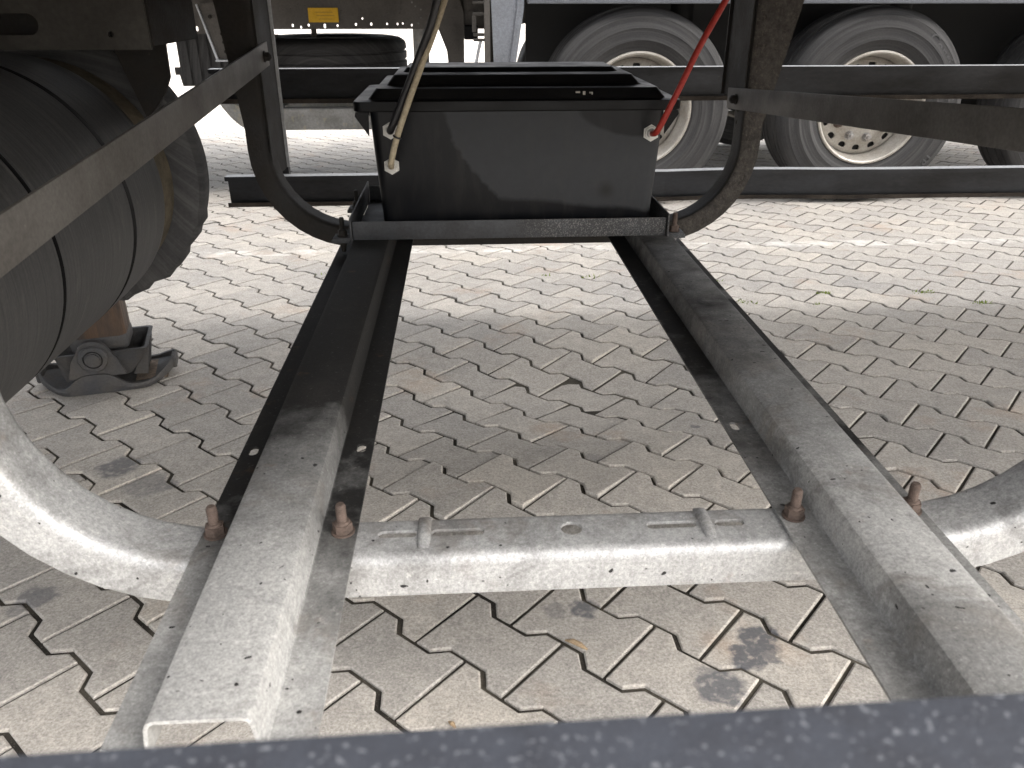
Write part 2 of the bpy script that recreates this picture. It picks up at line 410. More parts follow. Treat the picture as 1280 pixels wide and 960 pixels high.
def tyre_rings(m):
    t = NT(m); sep = t.n('ShaderNodeSeparateXYZ'); v = t.objc(); t.l(v, sep.inputs[0])
    r = t.math('SQRT', t.math('ADD', t.math('MULTIPLY', sep.outputs['X'], sep.outputs['X']), t.math('MULTIPLY', sep.outputs['Z'], sep.outputs['Z'])))
    cb = t.n('ShaderNodeCombineXYZ'); t.l(t.math('MULTIPLY', r, 60.0), cb.inputs[0])
    cb2 = t.n('ShaderNodeVectorMath', operation='MULTIPLY_ADD'); t.l(v, cb2.inputs[0]); cb2.inputs[1].default_value = (2.2, 2.2, 2.2); t.l(cb.outputs[0], cb2.inputs[2])
    n = t.noise(cb2.outputs[0], 1.0, 6, 0.7)
    old = t.b.inputs['Base Color'].links[0].from_socket
    t.color(t.mix(t.ramp(n, [(0.45, 0.0), (0.7, 0.75)]), old, (0.085, 0.083, 0.082)))
tyre_rings(M_rubber)
M_letter = mat('tyre_lettering', (0.075, 0.075, 0.077), 0.8)
M_rim = worn('silver_rim', (0.44, 0.42, 0.385), (0.24, 0.21, 0.17), 0.42, 0.3, 9, 130, 0.6, None, 0.1)
M_nut = worn('zinc_nut', (0.34, 0.34, 0.34), (0.2, 0.16, 0.12), 0.4, 0.6, 30, 200, 0.6)
M_nutw = mat('pale_gland', (0.46, 0.45, 0.42), 0.5, 0.2)
M_dark = mat('dark_underside', (0.02, 0.02, 0.02), 0.8)
M_chassis = worn('grey_chassis', (0.085, 0.078, 0.070), (0.055, 0.05, 0.045), 0.6, 0.15, 4, 120, 0.7, None, 0.15)
M_panel = worn('blue_grey_panel', (0.20, 0.215, 0.24), (0.13, 0.135, 0.15), 0.5, 0.1, 6, 120, 0.6, (50, 0.7, (0.4, 0.41, 0.42), .5), 0.1)
M_white = worn('pale_alloy', (0.55, 0.57, 0.60), (0.32, 0.33, 0.35), 0.45, 0.2, 6, 120, 0.5)
M_curtain = worn('pale_curtain', (0.62, 0.63, 0.65), (0.5, 0.5, 0.5), 0.6, 0.0, 1.5, 60, 0.6)
M_yellow = worn('yellow_sticker', (0.55, 0.33, 0.02), (0.42, 0.24, 0.015), 0.6, 0, 30, 200, 0.5, None, 0.02)
M_print = mat('sticker_print', (0.26, 0.16, 0.02), 0.7)
M_red = worn('red_cable', (0.30, 0.026, 0.018), (0.22, 0.025, 0.018), 0.5, 0, 20, 200, 0.5, None, 0.05)
M_tan = worn('tan_cable', (0.36, 0.31, 0.22), (0.2, 0.165, 0.11), 0.6, 0, 22, 200, 0.6, None, 0.05)
M_blk = mat('black_cable', (0.012, 0.012, 0.013), 0.45)
M_lid = worn('black_lid', (0.0035, 0.0035, 0.004), (0.006, 0.0058, 0.0055), 0.4, 0, 8, 160, 0.6, None, 0.03)
M_lid.node_tree.nodes['Principled BSDF'].inputs['Specular IOR Level'].default_value = 0.14
M_green = worn('moss', (0.22, 0.30, 0.05), (0.12, 0.17, 0.03), 0.9, 0, 30, 300, 0.7)
M_straw = worn('straw', (0.36, 0.27, 0.17), (0.22, 0.15, 0.09), 0.8, 0, 60, 400, 0.7)
def drum_material():
    m = mat('drum_grey', (0.06, 0.058, 0.056), 0.6); t = NT(m); v = t.objc()
    st_ = t.noise(t.scale(v, (1.2, 60, 1.2)), 3.0, 5, 0.65); st2 = t.noise(t.scale(v, (2.5, 16, 2.5)), 4.0, 4, 0.6, 0.6)
    n = t.noise(v, 180, 2, 0.6)
    c = t.mix(t.ramp(st_, [(0.35, 0), (0.7, 1)]), (0.022, 0.022, 0.0228), (0.050, 0.049, 0.048))
    c = t.mix(t.ramp(st2, [(0.55, 0), (0.75, 0.7)]), c, (0.075, 0.072, 0.066))
    c = t.mix(0.35, c, t.ramp(n, [(0.3, 0.3), (0.7, 0.7)]), 'OVERLAY'); t.color(c); t.bump(t.math('ADD', st_, n), 0.2, 0.002); return m
M_drum = drum_material()
def box_material():
    """black plastic with a dried dusty patch whose edge wanders, damp below"""
    m = mat('box_plastic', (0.03, 0.031, 0.034), 0.45, 0, 0.2); t = NT(m); v = t.objc()
    sep = t.n('ShaderNodeSeparateXYZ'); t.l(v, sep.inputs[0])
    wob = t.math('MULTIPLY', t.math('SUBTRACT', t.noise(v, 9, 4, 0.6), 0.5), 0.09)
    X, Z = sep.outputs['X'], sep.outputs['Z']
    # the damp edge runs down from upper left, then along the bottom
    left = t.math('ADD', t.math('SUBTRACT', X, -0.03), wob)
    left = t.math('ADD', left, t.math('MULTIPLY', t.math('MAXIMUM', t.math('SUBTRACT', 0.70, Z), 0.0), -0.95))
    bot = t.math('SUBTRACT', t.math('ADD', t.math('SUBTRACT', Z, 0.578), t.math('MULTIPLY', wob, 0.35)), t.math('MULTIPLY', t.math('SUBTRACT', 0.15, X), 0.10))
    ax = t.math('SUBTRACT', X, 0.40); az = t.math('SUBTRACT', Z, 0.80)
    rr = t.math('SQRT', t.math('ADD', t.math('MULTIPLY', ax, ax), t.math('MULTIPLY', t.math('MULTIPLY', az, az), 3.2)))
    corner = t.math('SUBTRACT', t.math('ADD', rr, t.math('MULTIPLY', wob, 0.3)), 0.155)
    dm = t.math('MINIMUM', t.math('MINIMUM', left, bot), corner)
    dry = t.ramp(t.math('ADD', t.math('MULTIPLY', dm, 12.0), 0.5), [(0.42, 0.0), (0.56, 1.0)])
    n = t.noise(v, 60, 4, 0.6); n2 = t.noise(t.scale(v, (6, 1, 1.2)), 7, 5, 0.65)
    c = t.mix(dry, (0.0042, 0.0047, 0.006), (0.030, 0.0315, 0.034))
    c = t.mix(t.math('MULTIPLY', t.ramp(n2, [(0.5, 0), (0.75, 1)]), 0.2), c, (0.045, 0.042, 0.038))
    c = t.mix(0.2, c, t.ramp(n, [(0.3, 0.35), (0.7, 0.65)]), 'OVERLAY')
    # mud splash spot
    sx = t.math('SUBTRACT', X, 0.322); sz = t.math('SUBTRACT', Z, 0.597)
    sr = t.math('SQRT', t.math('ADD', t.math('MULTIPLY', sx, sx), t.math('MULTIPLY', sz, sz)))
    spot = t.ramp(t.math('ADD', sr, t.math('MULTIPLY', wob, 0.15)), [(0.004, 0.8), (0.026, 0.0)])
    c = t.mix(spot, c, (0.016, 0.015, 0.014))
    t.color(c); t.rough(t.ramp(dry, [(0, 0.35), (1, 0.6)])); t.bump(n, 0.06, 0.001); return m
M_box = box_material()
def tray_material():
    m = worn('tray_steel', (0.040, 0.042, 0.046), (0.024, 0.023, 0.022), 0.55, 0.1, 8, 160, 0.7, None, 0.3); t = NT(m)
    v = t.objc(); sep = t.n('ShaderNodeSeparateXYZ'); t.l(v, sep.inputs[0])
    old = t.b.inputs['Base Color'].links[0].from_socket
    zone = t.ramp(t.math('SUBTRACT', t.math('MULTIPLY', sep.outputs['X'], 1.0), -0.02), [(0.0, 0.0), (0.1, 1.0), (0.36, 1.0), (0.44, 0.1)])
    chips = t.ramp(t.noise(v, 330, 4, 0.7), [(0.50, 0.0), (0.68, 1.0)])
    t.color(t.mix(t.math('MULTIPLY', t.math('MULTIPLY', chips, zone), 0.7), old, (0.22, 0.21, 0.20))); return m
M_tray = tray_material()

# ------------------------------------------------------------------ this trailer: floor, beams, brackets (above the view but shading it)
tr = thing('semi_trailer', 'underside of the trailer overhead, dark plate with a slot above the drum', 'trailer', (0, 0, 0), 0, 'parked trailers')
def part_box(name, m, parent, *a, bev=0.0, auto=None):
    bm = bmesh.new(); box(bm, *a, bev=bev); return bm_obj(name, bm, m, parent, auto=auto)
TX0, TX1 = -3.9, 9.6
M_ply = worn('floor_ply', (0.17, 0.14, 0.11), (0.11, 0.09, 0.07), 0.8, 0, 3, 80, 0.6)
part_box('floor', M_ply, tr, TX0, TX1, 0.14, 2.80, 1.25, 1.29)
part_box('body', M_curtain, tr, TX0, TX1, 0.16, 2.78, 1.293, 3.9)
for y in (0.86, 2.08):
    bm = bmesh.new(); box(bm, TX0 + .3, TX1 - .2, y - .004, y + .004, 1.03, 1.247); box(bm, TX0 + .3, TX1 - .2, y - .06, y + .06, 1.018, 1.0299)
    bm_obj('main_beam', bm, M_black_steel, tr)
for i in range(14):
    x = TX0 + .5 + i * 0.98
    part_box('crossmember', M_black_steel, tr, x - .03, x + .03, 0.2, 2.74, 1.17, 1.249)

# hanging plate with a slot and the gusset behind it, over the drum
bm = bmesh.new(); MX = Matrix.Translation((0, 1.62, 0)) @ Matrix.Rotation(PI / 2, 4, 'X')
prism(bm, [(-1.45, .912), (-.565, .909), (-.566, 1.1), (-1.45, 1.1)], -.004, .004, MX)
pl = bm_obj('hanger_plate', bm, worn('hanger_steel', (0.040, 0.037, 0.032), (0.024, 0.022, 0.019), 0.7, 0.1, 5, 110, 0.8, None, 0.3), tr)
bm = bmesh.new(); prism(bm, stadium(-.85, .952, .19, .036), -.02, .02, MX); prism(bm, stadium(-.632, .935, .011, .011), -.02, .02, MX); cut(pl, bm)
bm = bmesh.new(); MX2 = Matrix.Translation((0, 1.90, 0)) @ Matrix.Rotation(PI / 2, 4, 'X')
prism(bm, [(-.745, .905), (-.700, .757), (-.690, .760), (-.650, .805), (-.634, .838), (-.632, .90), (-.612, 1.02), (-.80, 1.02)], -.004, .004, MX2)
bm_obj('gusset', bm, M_black_steel, tr)
part_box('backing_web', M_black_steel, tr, -1.4, -.58, 1.70, 1.708, .93, 1.245)  # added black sheet so the slot in the plate looks dark
bm = bmesh.new(); box(bm, -.57, -.562, 1.626, 1.897, .915, 1.05); bm_obj('hanger_rib', bm, M_black_steel, tr)

# ------------------------------------------------------------------ carrier: two U brackets, two rails, braces, bolts
XC, ZB = 0.112, 0.45
car = thing('spare_wheel_carrier', 'galvanised carrier frame of two hat rails bolted across two U shaped brackets', 'carrier', (XC, 1.3, ZB), 0, 'spare wheel carriers')
ofs = Vector((XC, 1.3, ZB))
def bracket(y0, m, top, mflange=None):
    W = 0.078; r = 0.014; T = 0.004
    path = []                                  # (x, z, nx, nz, height weight) n = outward
    xl, xr, Rb = XC - .60, XC + .60, .20
    zt = 1.02
    N = 10
    for i in range(8):
        z = zt + (ZB + Rb - zt) * i / 8; path.append((xl, z, -1, 0, max(0, (z - .70) / .32), -1))
    for i in range(N + 1):
        a = PI + (PI / 2) * i / N; path.append((xl + Rb + Rb * math.cos(a), ZB + Rb + Rb * math.sin(a), math.cos(a), math.sin(a), 0, -1))
    for i in range(1, 12):
        path.append((xl + Rb + (xr - xl - 2 * Rb) * i / 12, ZB, 0, -1, 0, 0))
    for i in range(N + 1):
        a = -PI / 2 + (PI / 2) * i / N; path.append((xr - Rb + Rb * math.cos(a), ZB + Rb + Rb * math.sin(a), math.cos(a), math.sin(a), 0, 1))
    for i in range(1, 9):
        z = ZB + Rb + (zt - ZB - Rb) * i / 8; path.append((xr, z, 1, 0, max(0, (z - .70) / .32), 1))
    V = []; F = []
    for (x, z, nx, nz, hw, side) in path:
        D = 0.052 + hw * (0.07 if side > 0 else 0.035); WB = W + hw * 0.09
        prof = [(0, D)]
        for k in range(5):
            a = k / 4 * PI / 2; prof.append((r - r * math.cos(a), r - r * math.sin(a)))
        for k in range(5):
            a = k / 4 * PI / 2; prof.append((WB - r + r * math.sin(a), r - r * math.cos(a)))
        prof.append((WB, 0.045))
        prof.append((WB - T, 0.045))
        ri = r - T
        for k in range(5):
            a = (1 - k / 4) * PI / 2; prof.append((WB - r + ri * math.sin(a), r - ri * math.cos(a)))
        for k in range(5):
            a = (1 - k / 4) * PI / 2; prof.append((r - ri * math.cos(a), r - ri * math.sin(a)))
        prof.append((T, D))
        for (u, v) in prof: V.append(Vector((x + nx * v, y0 + u, z + nz * v)) - ofs)
    n = len(prof)
    for i in range(len(path) - 1):
        for j in range(n):
            k = (j + 1) % n; F.append((i * n + j, i * n + k, (i + 1) * n + k, (i + 1) * n + j))
    F.append(tuple(range(n - 1, -1, -1))); F.append(tuple(range((len(path) - 1) * n, len(path) * n)))
    o = mesh_obj('support_bracket', V, F, m, car)
    bm = bmesh.new(); bm.from_mesh(o.data); bmesh.ops.recalc_face_normals(bm, faces=bm.faces); bm.to_mesh(o.data); bm.free()
    bm = bmesh.new()
    cy = y0 + .043
    for cx, lx, ly in ((0.112, .025, .025), (-0.086, .045, .013), (-0.018, .06, .013), (0.228, .058, .013), (0.296, .034, .013)):
        prism(bm, [(a - ofs.x, b - ofs.y) for a, b in stadium(cx, cy, lx, ly)], -.02, .02)
    MXX = Matrix.Rotation(PI / 2, 4, 'Y')
    for xs in (xl, xr):
        for k, z in enumerate((.70, .735, .775, .815, .86, .90, .93, .965)):
            ln = .02 if k % 3 == 1 else .011
            prism(bm, [(-(a), b) for a, b in stadium(z - ofs.z, y0 + .05 - ofs.y, ln, .008, 4)], xs - ofs.x - .02, xs - ofs.x + .02, MXX)
    cut(o, bm); finish(o, 35)
    # pressed stiffening ridges over the slots
    for cx in (-0.056, 0.268):
        bm = bmesh.new(); s = 10
        for i in range(s + 1):
            a = PI * i / s
            for yy, hh in ((y0 + .012, 0.0), (y0 + .03, 1.0), (y0 + .06, 1.0), (y0 + .074, 0.2)):
                bm.verts.new(Vector((cx - .0075 * math.cos(a), yy, ZB - .0012 + .0075 * hh * math.sin(a))) - ofs)
        bm.verts.ensure_lookup_table()
        for i in range(s):
            for j in range(3): bm.faces.new((bm.verts[i * 4 + j], bm.verts[i * 4 + j + 1], bm.verts[i * 4 + j + 5], bm.verts[i * 4 + j + 4]))
        bm_obj('ridge', bm, m, o, smooth=True)
    return o
b1 = bracket(0.704, M_gal_near, 1.02); b1['label'] = 'pale galvanised U bracket nearest the viewer'
b2 = bracket(2.09, M_black_steel, 1.02); b2['label'] = 'black grimy U bracket behind the box'
b2.data.materials.append(M_chip)
for p in b2.data.polygons:
    if p.normal.y < -0.7 and p.center.x + ofs.x > 0.56: p.material_index = 1

for X0, s_, za in ((XC - .60, 1, .575), (XC + .60, -1, .758)):
    xa, xb = sorted((X0 + s_ * .0035, X0 + s_ * .0005))
    bm = bmesh.new(); box(bm, xa, xb, 2.10, 2.262, za, 1.02)
    for v in bm.verts: v.co -= ofs
    ha = bm_obj('hanger_angle', bm, M_black_steel, car)
    bm = bmesh.new(); xa, xb = sorted((X0 - s_ * .004, X0 + s_ * .011)); box(bm, xa, xb, 2.2625, 2.267, za, 1.02)
    for v in bm.verts: v.co -= ofs
    bm_obj('angle_lip', bm, M_pale_edge if s_ > 0 else M_black_steel, ha)  # left lip coloured pale as a painted lit edge
def rail(xc, slots, y_end=.457):
    t = 0.0035; z0 = ZB + 0.0012
    pr = [(-.0865, 0), (-.0475, 0), (-.0445, .0015), (-.0432, .004), (-.0393, .034), (-.0375, .0382), (-.034, .040), (.034, .040), (.0375, .0382), (.0393, .034), (.0432, .004), (.0445, .0015), (.0475, 0), (.0865, 0)]
    # offset inward for thickness
    inner = []
    for i, (x, z) in enumerate(pr):
        a = Vector(pr[max(i - 1, 0)]); b = Vector(pr[min(i + 1, len(pr) - 1)]); d = (b - a).normalized(); nrm = Vector((-d.y, d.x))
        inner.append((x + nrm.x * t, z + nrm.y * t))
    loop = pr + inner[::-1]; n = len(loop); V = []; F = []
    ys = [y_end, y_end + .013, 0.6, 0.9, 1.3, 1.7, 2.2]
    for y in ys:
        for i, (x, z) in enumerate(loop):
            if y == y_end and abs(x) > 0.08: yy = y_end + .011
            else: yy = y
            V.append(Vector((xc + x, yy, z0 + z)) - ofs)
    for i in range(len(ys) - 1):
        for j in range(n):
            k = (j + 1) % n; F.append((i * n + j, i * n + k, (i + 1) * n + k, (i + 1) * n + j))
    F.append(tuple(range(n - 1, -1, -1))); F.append(tuple(range((len(ys) - 1) * n, len(ys) * n)))
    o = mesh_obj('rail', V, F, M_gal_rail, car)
    bm = bmesh.new(); bm.from_mesh(o.data); bmesh.ops.recalc_face_normals(bm, faces=bm.faces); bm.to_mesh(o.data); bm.free()
    bm = bmesh.new()
    for sx, sy in slots: prism(bm, [(a - ofs.x, b - ofs.y) for a, b in stadium(sx, sy, .012, .022)], -.02, .03)
    cut(o, bm); finish(o, 28); return o
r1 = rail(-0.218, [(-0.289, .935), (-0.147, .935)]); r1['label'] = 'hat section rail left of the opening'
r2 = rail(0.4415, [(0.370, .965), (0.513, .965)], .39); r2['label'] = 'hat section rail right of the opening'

def bolt(parent, x, y, z, h=.034, r=.0085, name='bolt', m=None, rz=0.3):
    o_ = Vector((0, 0, 0))
    bm = bmesh.new()
    cyl(bm, (0, 0, 0), (0, 0, .0022), r * 1.55, n=24)
    cyl(bm, (0, 0, .0022), (0, 0, .0022 + r * 1.25), r * 1.32, n=6)
    cyl(bm, (0, 0, .0022 + r * 1.25), (0, 0, .0022 + r * 1.55), r * 1.02, r * .86, n=20)
    for k in range(9):                                  # thread
        a = .0145 + k * (h - .0155) / 9; b = .0145 + (k + 1) * (h - .0155) / 9; mid = (a + b) / 2
        cyl(bm, (0, 0, a), (0, 0, mid), r * .62, r * .71, n=14, caps=False); cyl(bm, (0, 0, mid), (0, 0, b), r * .71, r * .62, n=14, caps=False)
    cyl(bm, (0, 0, h - .001), (0, 0, h + .0015), r * .66, r * .5, n=14)
    o = bm_obj(name, bm, m or M_rust, parent, auto=30)
    o.location = Vector((x, y, z)) - parent.location; o.rotation_euler.z = rz; return o
zf = ZB + .005
for (x, y, rz) in ((-.289, .752, .2), (-.147, .748, .5), (.371, .748, .1), (.512, .752, .7)):
    o = bolt(car, x, y, zf, rz=rz, h=.036)
    o.rotation_euler.x = random.gauss(0, .03)
for x in (-.289, -.147, .371, .512): bolt(car, x, 2.135, zf, h=.03)

def brace(p0, p1, w, t=.006):
    """flat bar between the arms of the two brackets, its face looking inward"""
    p0, p1 = Vector(p0), Vector(p1); d = (p1 - p0).normalized(); n = Vector((1, 0, 0)); u = n.cross(d).normalized(); n = d.cross(u)
    bm = bmesh.new(); vs = []
    for p in (p0, p1):
        for a, b in ((-1, -1), (1, -1), (1, 1), (-1, 1)): vs.append(bm.verts.new(p + u * a * w / 2 + n * b * t / 2 - ofs))
    for f in ((0, 1, 2, 3), (7, 6, 5, 4), (0, 4, 5, 1), (1, 5, 6, 2), (2, 6, 7, 3), (3, 7, 4, 0)): bm.faces.new([vs[i] for i in f])
    bmesh.ops.bevel(bm, geom=bm.edges[:], offset=.0012, segments=2, affect='EDGES', profile=.5)
    return bm_obj('brace', bm, M_brace, car, auto=30)
brace((-.4835, .72, .757), (-.4835, 2.185, .868), .056)['label'] = 'diagonal flat steel brace left of the box'
brace((.7075, .72, .868), (.7075, 2.215, .752), .052)['label'] = 'flat steel brace right of the box'
for x, z, y, s in ((-.480, .864, 2.135, 1), (.704, .757, 2.14, -1)):
    o = bolt(car, x, y, z, h=.016, m=M_black_steel); o.rotation_euler = (0, s * PI / 2, 0)

# ------------------------------------------------------------------ side guards
def c_rail(x0, x1, yo, z0, z1, depth, sign, dent=None):
    """C profile, web at yo, flanges pointing sign*depth, wavy along X where it has been knocked"""
    t = .004; h = z1 - z0; lip = .014
    pr = [(0, 0), (depth, 0), (depth, lip), (depth - t, lip), (depth - t, t), (t, t), (t, h - t), (depth - t, h - t), (depth - t, h - lip), (depth, h - lip), (depth, h), (0, h)]
    n = len(pr); N = 40; V = []; F = []
    for i in range(N + 1):
        x = x0 + (x1 - x0) * i / N
        dz = 0; dy = 0
        if dent:
            for (xc_, wd, az, ay) in dent:
                g = math.exp(-((x - xc_) / wd) ** 2); dz += az * g; dy += ay * g
        for (u, v) in pr: V.append((x, yo + sign * u + dy, z0 + v + dz))
    for i in range(N):
        for j in range(n):
            k = (j + 1) % n; F.append((i * n + j, i * n + k, (i + 1) * n + k, (i + 1) * n + j))
    F.append(tuple(range(n - 1, -1, -1))); F.append(tuple(range(N * n, N * n + n)))
    bm = bmesh.new(); me = bpy.data.meshes.new('t'); me.from_pydata(V, [], F); bm.from_mesh(me); bpy.data.meshes.remove(me)
    bmesh.ops.recalc_face_normals(bm, faces=bm.faces); return bm
M_lip = worn('rusty_lip', (0.050, 0.040, 0.032), (0.02, 0.017, 0.015), 0.8, 0, 9, 90, 0.9, None, 0.4)
g = thing('side_guard', 'dark steel side guard of two long rails beyond the box', 'side guard', (1.0, 2.77, .35), 0, 'side guards of the trailer')
def shift(bm, v):
    for q in bm.verts: q.co -= Vector(v)
    return bm
for nm, z0, z1, dn in (('guard_rail', .352, .453, [(1.05, .18, .006, -.01), (.7, .12, -.005, .01), (.75, .25, .004, 0)]), ('guard_rail', .684, .788, [(.95, .2, 0, .006)])):
    bm = shift(c_rail(-.80, 5.2, 2.79, z0, z1, .042, -1, dn), (1.0, 2.77, .35))
    o = bm_obj(nm, bm, M_guard, g); o.data.materials.append(M_pale_edge); o.data.materials.append(M_lip)
    for p in o.data.polygons:
        if p.normal.y < -.5 and p.center.z + .35 < z0 + .016 and p.center.y + 2.77 < 2.755: p.material_index = 2
        if p.normal.z > .9 and p.center.z + .35 > z1 - .012: p.material_index = 1  # upward top faces take the pale edge material
for x in (-.62, 2.6, 4.6):
    bm = bmesh.new(); box(bm, x - .025, x + .025, 2.7945, 2.825, .36, 1.247); bm_obj('post', shift(bm, (1.0, 2.77, .35)), M_guard, g)
g2 = thing('side_guard', 'blurred blue grey guard rail crossing the very front of the view', 'side guard', (0, .165, .35), R(1.0), 'side guards of the trailer')
for z0, z1 in ((.352, .453), (.686, .790)):
    bm = shift(c_rail(-2.6, 3.2, .142, z0, z1, .041, 1), (0, .165, .35)); bmesh.ops.bevel(bm, geom=[e for e in bm.edges if abs(e.verts[0].co.x - e.verts[1].co.x) > .05], offset=.0012, segments=1, affect='EDGES')
    bm_obj('guard_rail', bm, M_guard_near, g2)
for x in (-2.0, 2.6):
    bm = bmesh.new(); box(bm, x - .025, x + .025, .1875, .215, .36, 1.247); bm_obj('post', shift(bm, (0, .165, .35)), M_guard_near, g2)

# ------------------------------------------------------------------ battery box on its tray
bx = thing('battery_box', 'black plastic battery box with ribbed lid bolted on the rails', 'box', (.12, 1.99, .494))
bo = Vector((.12, 1.99, .494))
TY0, TY1, TXL, TXR, TZ0, TZ1 = 1.806, 2.19, -.262, .468, .4945, .537
def lbox(name, m, *a, bev=.0012, parent=None):
    bm = bmesh.new(); box(bm, *a, bev=bev, seg=2); o = bm_obj(name, bm, m, None, auto=30); 
    for v in o.data.vertices: v.co -= bo
    o.parent = parent or bx; return o
lbox('tray_beam', M_tray, TXL + .0045, TXR - .0045, TY0, TY0 + .004, TZ0, TZ1)
lbox('tray_beam', M_tray, TXL + .0045, TXR - .0045, TY1 - .004, TY1, TZ0, TZ1)
lbox('tray_floor', M_tray, TXL + .0045, TXR - .0045, TY0 + .0045, TY1 - .0045, TZ0, TZ0 + .004)
for x0, x1 in ((TXL - .001, TXL + .003), (TXR - .003, TXR + .001)):
    lbox('tray_side', M_tray, x0, x1, TY0 - .008, TY1 + .01, TZ0, TZ1 + .010)
for xe, s in ((TXL - .001, -1), (TXR + .001, 1)):
    for y in (1.835, 2.12):
        lbox('tray_ear', M_tray, *(sorted((xe + s * .0005, xe + s * .042))), y - .022, y + .022, TZ0 - .002, TZ0 + .003, bev=.001)
        b = bolt(bx, xe + s * .022, y, TZ0 + .003, h=.042, r=.0085, m=M_rust if s > 0 and y < 2 else M_black_steel)
        lbox('clamp_plate', M_tray, *(sorted((xe + s * .004, xe + s * .046))), y - .018, y + .018, TZ0 - .010, TZ0 - .0025, bev=.001)
        bm = bmesh.new(); cyl(bm, (xe + s * .022, y, TZ0 - .034), (xe + s * .022, y, TZ0 - .0105), .0048, .0085, n=12); 
        o = bm_obj('bolt_tail', bm, M_nut if s > 0 else M_black_steel, bx, auto=30)
        for v in o.data.vertices: v.co -= bo
def rrect(x0, x1, y0, y1, r, n=5):
    out = []
    for cx, cy, a0 in ((x1 - r, y1 - r, 0), (x0 + r, y1 - r, PI / 2), (x0 + r, y0 + r, PI), (x1 - r, y0 + r, 1.5 * PI)):
        for k in range(n + 1):
            a = a0 + PI / 2 * k / n; out.append((cx + r * math.cos(a), cy + r * math.sin(a)))
    return out
def loft(rings, cap0=True, cap1=True):
    bm = bmesh.new(); vr = [[bm.verts.new(p) for p in ring] for ring in rings]; n = len(rings[0])
    for a, b in zip(vr, vr[1:]):
        for i in range(n): bm.faces.new((a[i], a[(i + 1) % n], b[(i + 1) % n], b[i]))
    if cap0: bm.faces.new(vr[0][::-1])
    if cap1: bm.faces.new(vr[-1])
    return bm
YB = 1.828
rings = []
for z, dx, dy, r in ((.499, .012, .010, .02), (.502, .004, .004, .024), (.51, 0, 0, .025), (.64, -.008, -.003, .024), (.775, -.016, -.006, .022)):
    rings.append([(x, y, z) for x, y in rrect(-.188 + dx, .430 - dx, YB + dy, 2.165 - dy, r)])
bm = loft(rings)
body = bm_obj('body', bm, M_box, bx, auto=40)
for v in body.data.vertices: v.co -= bo
# box_material uses world-like coordinates of the object: shift its origin back
body.location = -bo
for v in body.data.vertices: v.co += bo
rings = []
for z, e in ((.772, .030), (.774, .034), (.790, .034), (.793, .032)):
    rings.append([(x, y, z) for x, y in rrect(-.203 - e, .445 + e, YB - .004 - e * .25, 2.178 + e * .25, .02)])
for z, x0, x1, y0, y1 in ((.796, -.205, .447, YB + .002, 2.17), (.8165, -.188, .430, YB + .012, 2.16)):
    rings.append([(x, y, z) for x, y in rrect(x0, x1, y0, y1, .016)])
for z, x0, x1, y0, y1 in ((.8175, -.186, .428, YB + .014, 2.158), (.8180, -.168, .408, 1.895, 2.15), (.8215, -.166, .400, 1.899, 2.148), (.8385, -.152, .384, 1.908, 2.14), (.8395, -.150, .381, 1.911, 2.138)):
    rings.append([(x, y, z) for x, y in rrect(x0, x1, y0, y1, .012)])
for z, x0, x1, y0, y1 in ((.8400, -.135, .362, 1.972, 2.13), (.8485, -.128, .352, 1.980, 2.125), (.8495, -.126, .350, 1.983, 2.123)):
    rings.append([(x, y, z) for x, y in rrect(x0, x1, y0, y1, .010)])
bm = loft(rings); lid = bm_obj('lid', bm, M_lid, bx, auto=25)
for v in lid.data.vertices: v.co -= bo
# chipped white scuff on the lid edge
bm = bmesh.new()
for (x, z, w_, h_) in ((.246, .8085, .010, .004), (.262, .8055, .006, .010), (.276, .8075, .008, .003), (.281, .803, .003, .009)):
    box(bm, x, x + w_, 1.8335, 1.8375, z - h_ / 2, z + h_ / 2, bev=.0008)
sc_o = bm_obj('scuff', bm, mat('scuff', (.30, .28, .25), .8), lid)
for v in sc_o.data.vertices: v.co -= bo
# triangular webs under the rim ends
for s, x0 in ((-1, -.203), (1, .445)):
    for y in (1.835, 2.0, 2.15):
        bm = bmesh.new(); Mw = Matrix.Translation((0, y, 0)) @ Matrix.Rotation(PI / 2, 4, 'X')
        prism(bm, [(x0 + s * .002, .770), (x0 + s * .030, .770), (x0 + s * .032, .762), (x0 + s * .004, .720)], -.004, .004, Mw)
        o = bm_obj('rim_web', bm, M_lid, bx)
        for v in o.data.vertices: v.co -= bo
# cable glands
GL = [(-.159, .733), (-.161, .657), (.416, .723)]
for gx_, gz_ in GL:
    bm = bmesh.new(); cyl(bm, (gx_, YB + .004, gz_), (gx_, YB - .008, gz_), .0185, n=6); cyl(bm, (gx_, YB - .008, gz_), (gx_, YB - .012, gz_), .0150, .0138, n=24); cyl(bm, (gx_, YB - .012, gz_), (gx_, YB - .020, gz_), .0105, .009, n=24)
    o = bm_obj('cable_gland', bm, M_nutw, bx, auto=30)
    for v in o.data.vertices: v.co -= bo
def cable(name, pts, r, m, label):
    bm = bmesh.new(); tube(bm, catmull(pts, 10), r, 12); o = bm_obj(name, bm, m, smooth=True, auto=50); return tag(o, label, 'cable', 'cables at the battery box')
cable('cable', [(.416, 1.812, .723), (.421, 1.775, .738), (.452, 1.765, .812), (.497, 1.78, .905), (.548, 1.80, .992), (.60, 1.82, 1.08), (.62, 1.83, 1.247)], .0068, M_red, 'red cable rising from the right end of the black box')
cable('cable', [(-.161, 1.812, .657), (-.158, 1.775, .672), (-.142, 1.765, .725), (-.112, 1.758, .80), (-.082, 1.76, .87), (-.055, 1.77, .93), (-.033, 1.78, .985), (.0, 1.79, 1.07), (.01, 1.80, 1.247)], .0066, M_tan, 'tan cable entering the lower gland at the left of the box')
